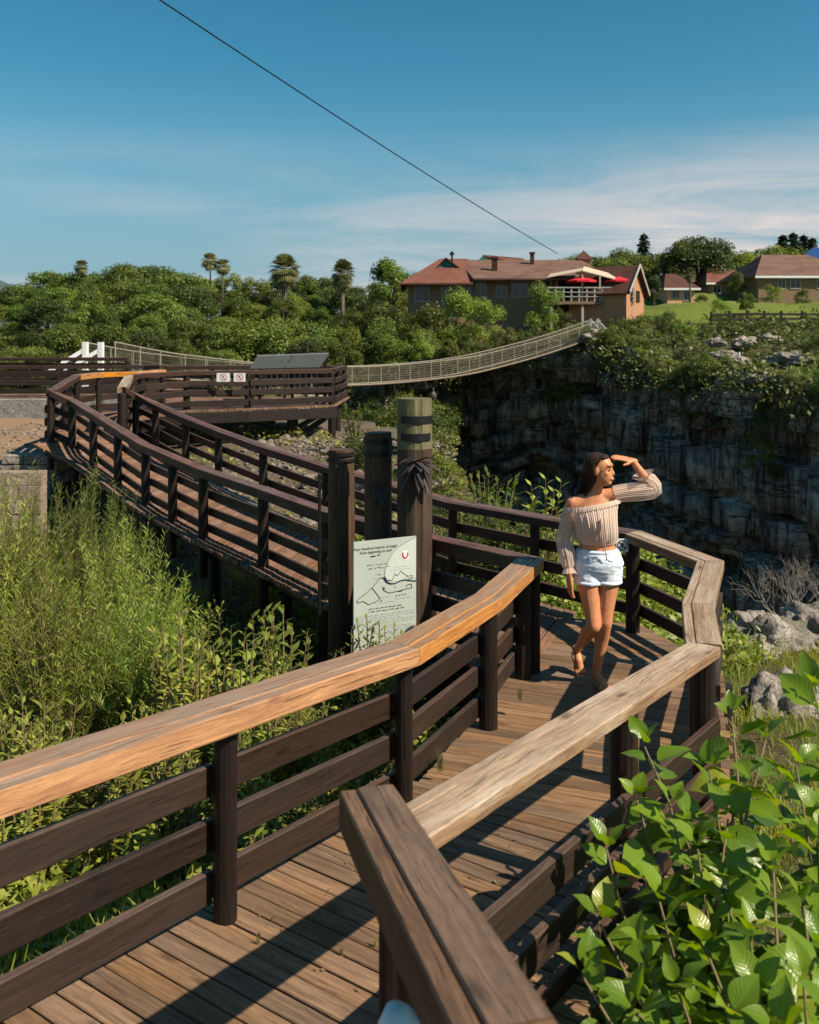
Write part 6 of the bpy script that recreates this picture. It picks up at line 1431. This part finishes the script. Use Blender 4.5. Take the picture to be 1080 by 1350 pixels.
sleeve([SR + Vector((.0, 0, -.035)), SR.lerp(ER, .3), SR.lerp(ER, .75), ER + Vector((-.004, -.01, -.03)), ER.lerp(WR, .45), ER.lerp(WR, .72), ER.lerp(WR, .80), ER.lerp(WR, .95)], [.056, .058, .060, .060, .060, .044, .033, .056], 11)
sleeve([SL + Vector((.005, 0, .0)), SL.lerp(EL, .3), SL.lerp(EL, .75) - Vector((0, 0, .012)), EL + Vector((.012, .0, -.01)), EL.lerp(WL, .22) + Vector((.006, .01, .004)), EL.lerp(WL, .38), EL.lerp(WL, .50) + Vector((.004, 0, .002))], [.060, .064, .068, .062, .062, .042, .085], 11)
for k, (dx, L_) in enumerate(((0, .24), (.016, .30))):
    t_ = MB(); t_.tube([(-.030+dx*.5, -.086, 1.235), (-.024+dx, -.088, 1.15), (-.014+dx, -.074, 1.06), (-.004+dx*1.4, -.052, 1.235-L_)], [.004, .0035, .003, .0035], 6); place('tie_string', t_.mesh('tie', M['blouse'], True), blo)
# shorts
s_ = MB(); s_.loft([ering((c[0], c[1], c[2]), rx+.013, ry+.013, 24) for c, rx, ry in TOR[:5]])
for H_, K_ in ((HR, KR), (HL, KL)): cap(s_, [H_, H_.lerp(K_, .18), H_.lerp(K_, .42)], [.099, .098, .094])
sm = remesh(s_, 'shorts', M['denim'], .0075, 4); bm = bmesh.new(); bm.from_mesh(sm)
bmesh.ops.bisect_plane(bm, geom=bm.verts[:]+bm.edges[:]+bm.faces[:], plane_co=(0, 0, .995), plane_no=(0, 0, 1), clear_outer=True)
bmesh.ops.bisect_plane(bm, geom=bm.verts[:]+bm.edges[:]+bm.faces[:], plane_co=(0, 0, .748), plane_no=(0, 0, -1), clear_outer=True)
for v in bm.verts: v.co += v.normal*(.0045*noise.noise(Vector((v.co.x*18, v.co.y*18, v.co.z*55))))
bm.to_mesh(sm); bm.free(); sho = place('shorts', sm, her)
def band(name, loops, mat, parent, r=.006):
    m = MB(); n = len(loops); rings = []
    c = sum(loops, Vector())/n
    for i, p in enumerate(loops + [loops[0]]):
        o = (p-c); o.z = 0; o.normalize(); rings.append([p + o*r, p + Vector((0, 0, r*2.0)), p - o*r, p - Vector((0, 0, r*2.0))])
    m.loft(rings, caps=False); return place(name, m.mesh(name, mat, True), parent)
band('waistband', ering((-.021, .076, .978), .143, .102, 32), M['denim'], sho, .007)
for H_, K_ in ((HR, KR), (HL, KL)): c = H_.lerp(K_, (H_.z-.757)/(H_.z-K_.z)); band('rolled_hem', ering((c.x, c.y, .757), .0945, .0955, 28), M['denim'], sho, .007)
for sx_ in (-.075, .045): 
    pk = MB(); pk.tube([(sx_-.035, -.020, .955), (sx_, -.034, .925), (sx_+.03, -.034, .935)], [.003]*3, 6); place('pocket_seam', pk.mesh('seam', M['denim'], True), sho)
# sandals
for heel, toe, nrm in ((AL + Vector((-.004, .05, -.078)), Vector((.022, -.052, .004)), Vector((0, 0, 1))), (AR + Vector((-.004, .075, -.045)), TR + Vector((.002, -.03, -.024)), Vector((0, .45, .9)).normalized())):
    m = MB(); d = (toe-heel); sd_ = d.normalized().cross(nrm).normalized(); rings = []
    for u, w in ((-.02, .018), (.08, .027), (.35, .026), (.6, .034), (.82, .036), (.95, .026), (1.0, .012)): p = heel + d*u; rings.append([p - sd_*w, p + sd_*w, p + sd_*w - nrm*.012, p - sd_*w - nrm*.012])
    m.loft(rings); so = place('sandal', m.mesh('sandal', M['sandal']), her)
    for u, hgt, w in ((.80, .042, .037), (.66, .055, .036)):
        p = heel + d*u; q = MB(); q.tube([p - sd_*w, p - sd_*w*.8 + nrm*hgt*.8, p + nrm*hgt, p + sd_*w*.8 + nrm*hgt*.8, p + sd_*w], .0062, 6); place('strap', q.mesh('strap', M['sandal'], True), so)
for A_, r in ((AL, .036), (AR, .036)):
    K_ = KL if A_ is AL else KR; c = A_.lerp(K_, .06); place('ankle_strap', (lambda q: (q.tube([c + Vector((r*math.cos(t), r*math.sin(t), 0)) for t in [2*math.pi*k/16 for k in range(17)]], .0035, 6), q)[1])(MB()).mesh('strap', M['sandal'], True), her)

# teal and white flask by the near railing post
fl = empty('flask', (.02, 1.62, 1.1)); tag(fl, 'teal and white flask hanging low beside the near railing corner', 'flask')
M['teal_plastic'] = plain('teal_plastic', (0.03, 0.16, 0.20), .4, 0, .1)
c = atd(550, 1336, 1.62); m = MB(); m.tube([c + Vector((-.03, 0, -.16)), c + Vector((-.03, 0, -.02)), c + Vector((-.028, 0, .0)), c + Vector((-.02, 0, .008))], [.04, .04, .03, .008], 16); m.build('bottle', M['white_paint'], fl, True)
m = MB(); m.beam(c + Vector((.018, .01, -.16)), c + Vector((.022, .01, .012)), .03, .03, up=(0, 1, 0), ch=.012); m.build('sleeve', M['teal_plastic'], fl)

# single out look-alikes by their order across the view
def number_group(group):
    obs = sorted((o for o in bpy.data.objects if o.get('group') == group), key=lambda o: o.location.x/max(.1, o.location.y))
    for i, o in enumerate(obs):
        if i < len(ORD2): o['label'] = o['label'] + ', %s from the left' % ORD2[i]
ORD2 = ORD + ['twenty-fifth', 'twenty-sixth', 'twenty-seventh', 'twenty-eighth']
for g_ in ('bushes on the cliff top', 'shrubs on the gorge wall', 'shrubs along the gorge rim', 'bushes below the footbridge', 'bushes on the rubble', 'boulders on the far cliff top', 'weeds behind the platform railing', 'trees behind the houses', 'conifers on the right skyline', 'sprouts between the deck boards', 'weed stalks before the sign', 'weeds in the shade below the long walk'): number_group(g_)
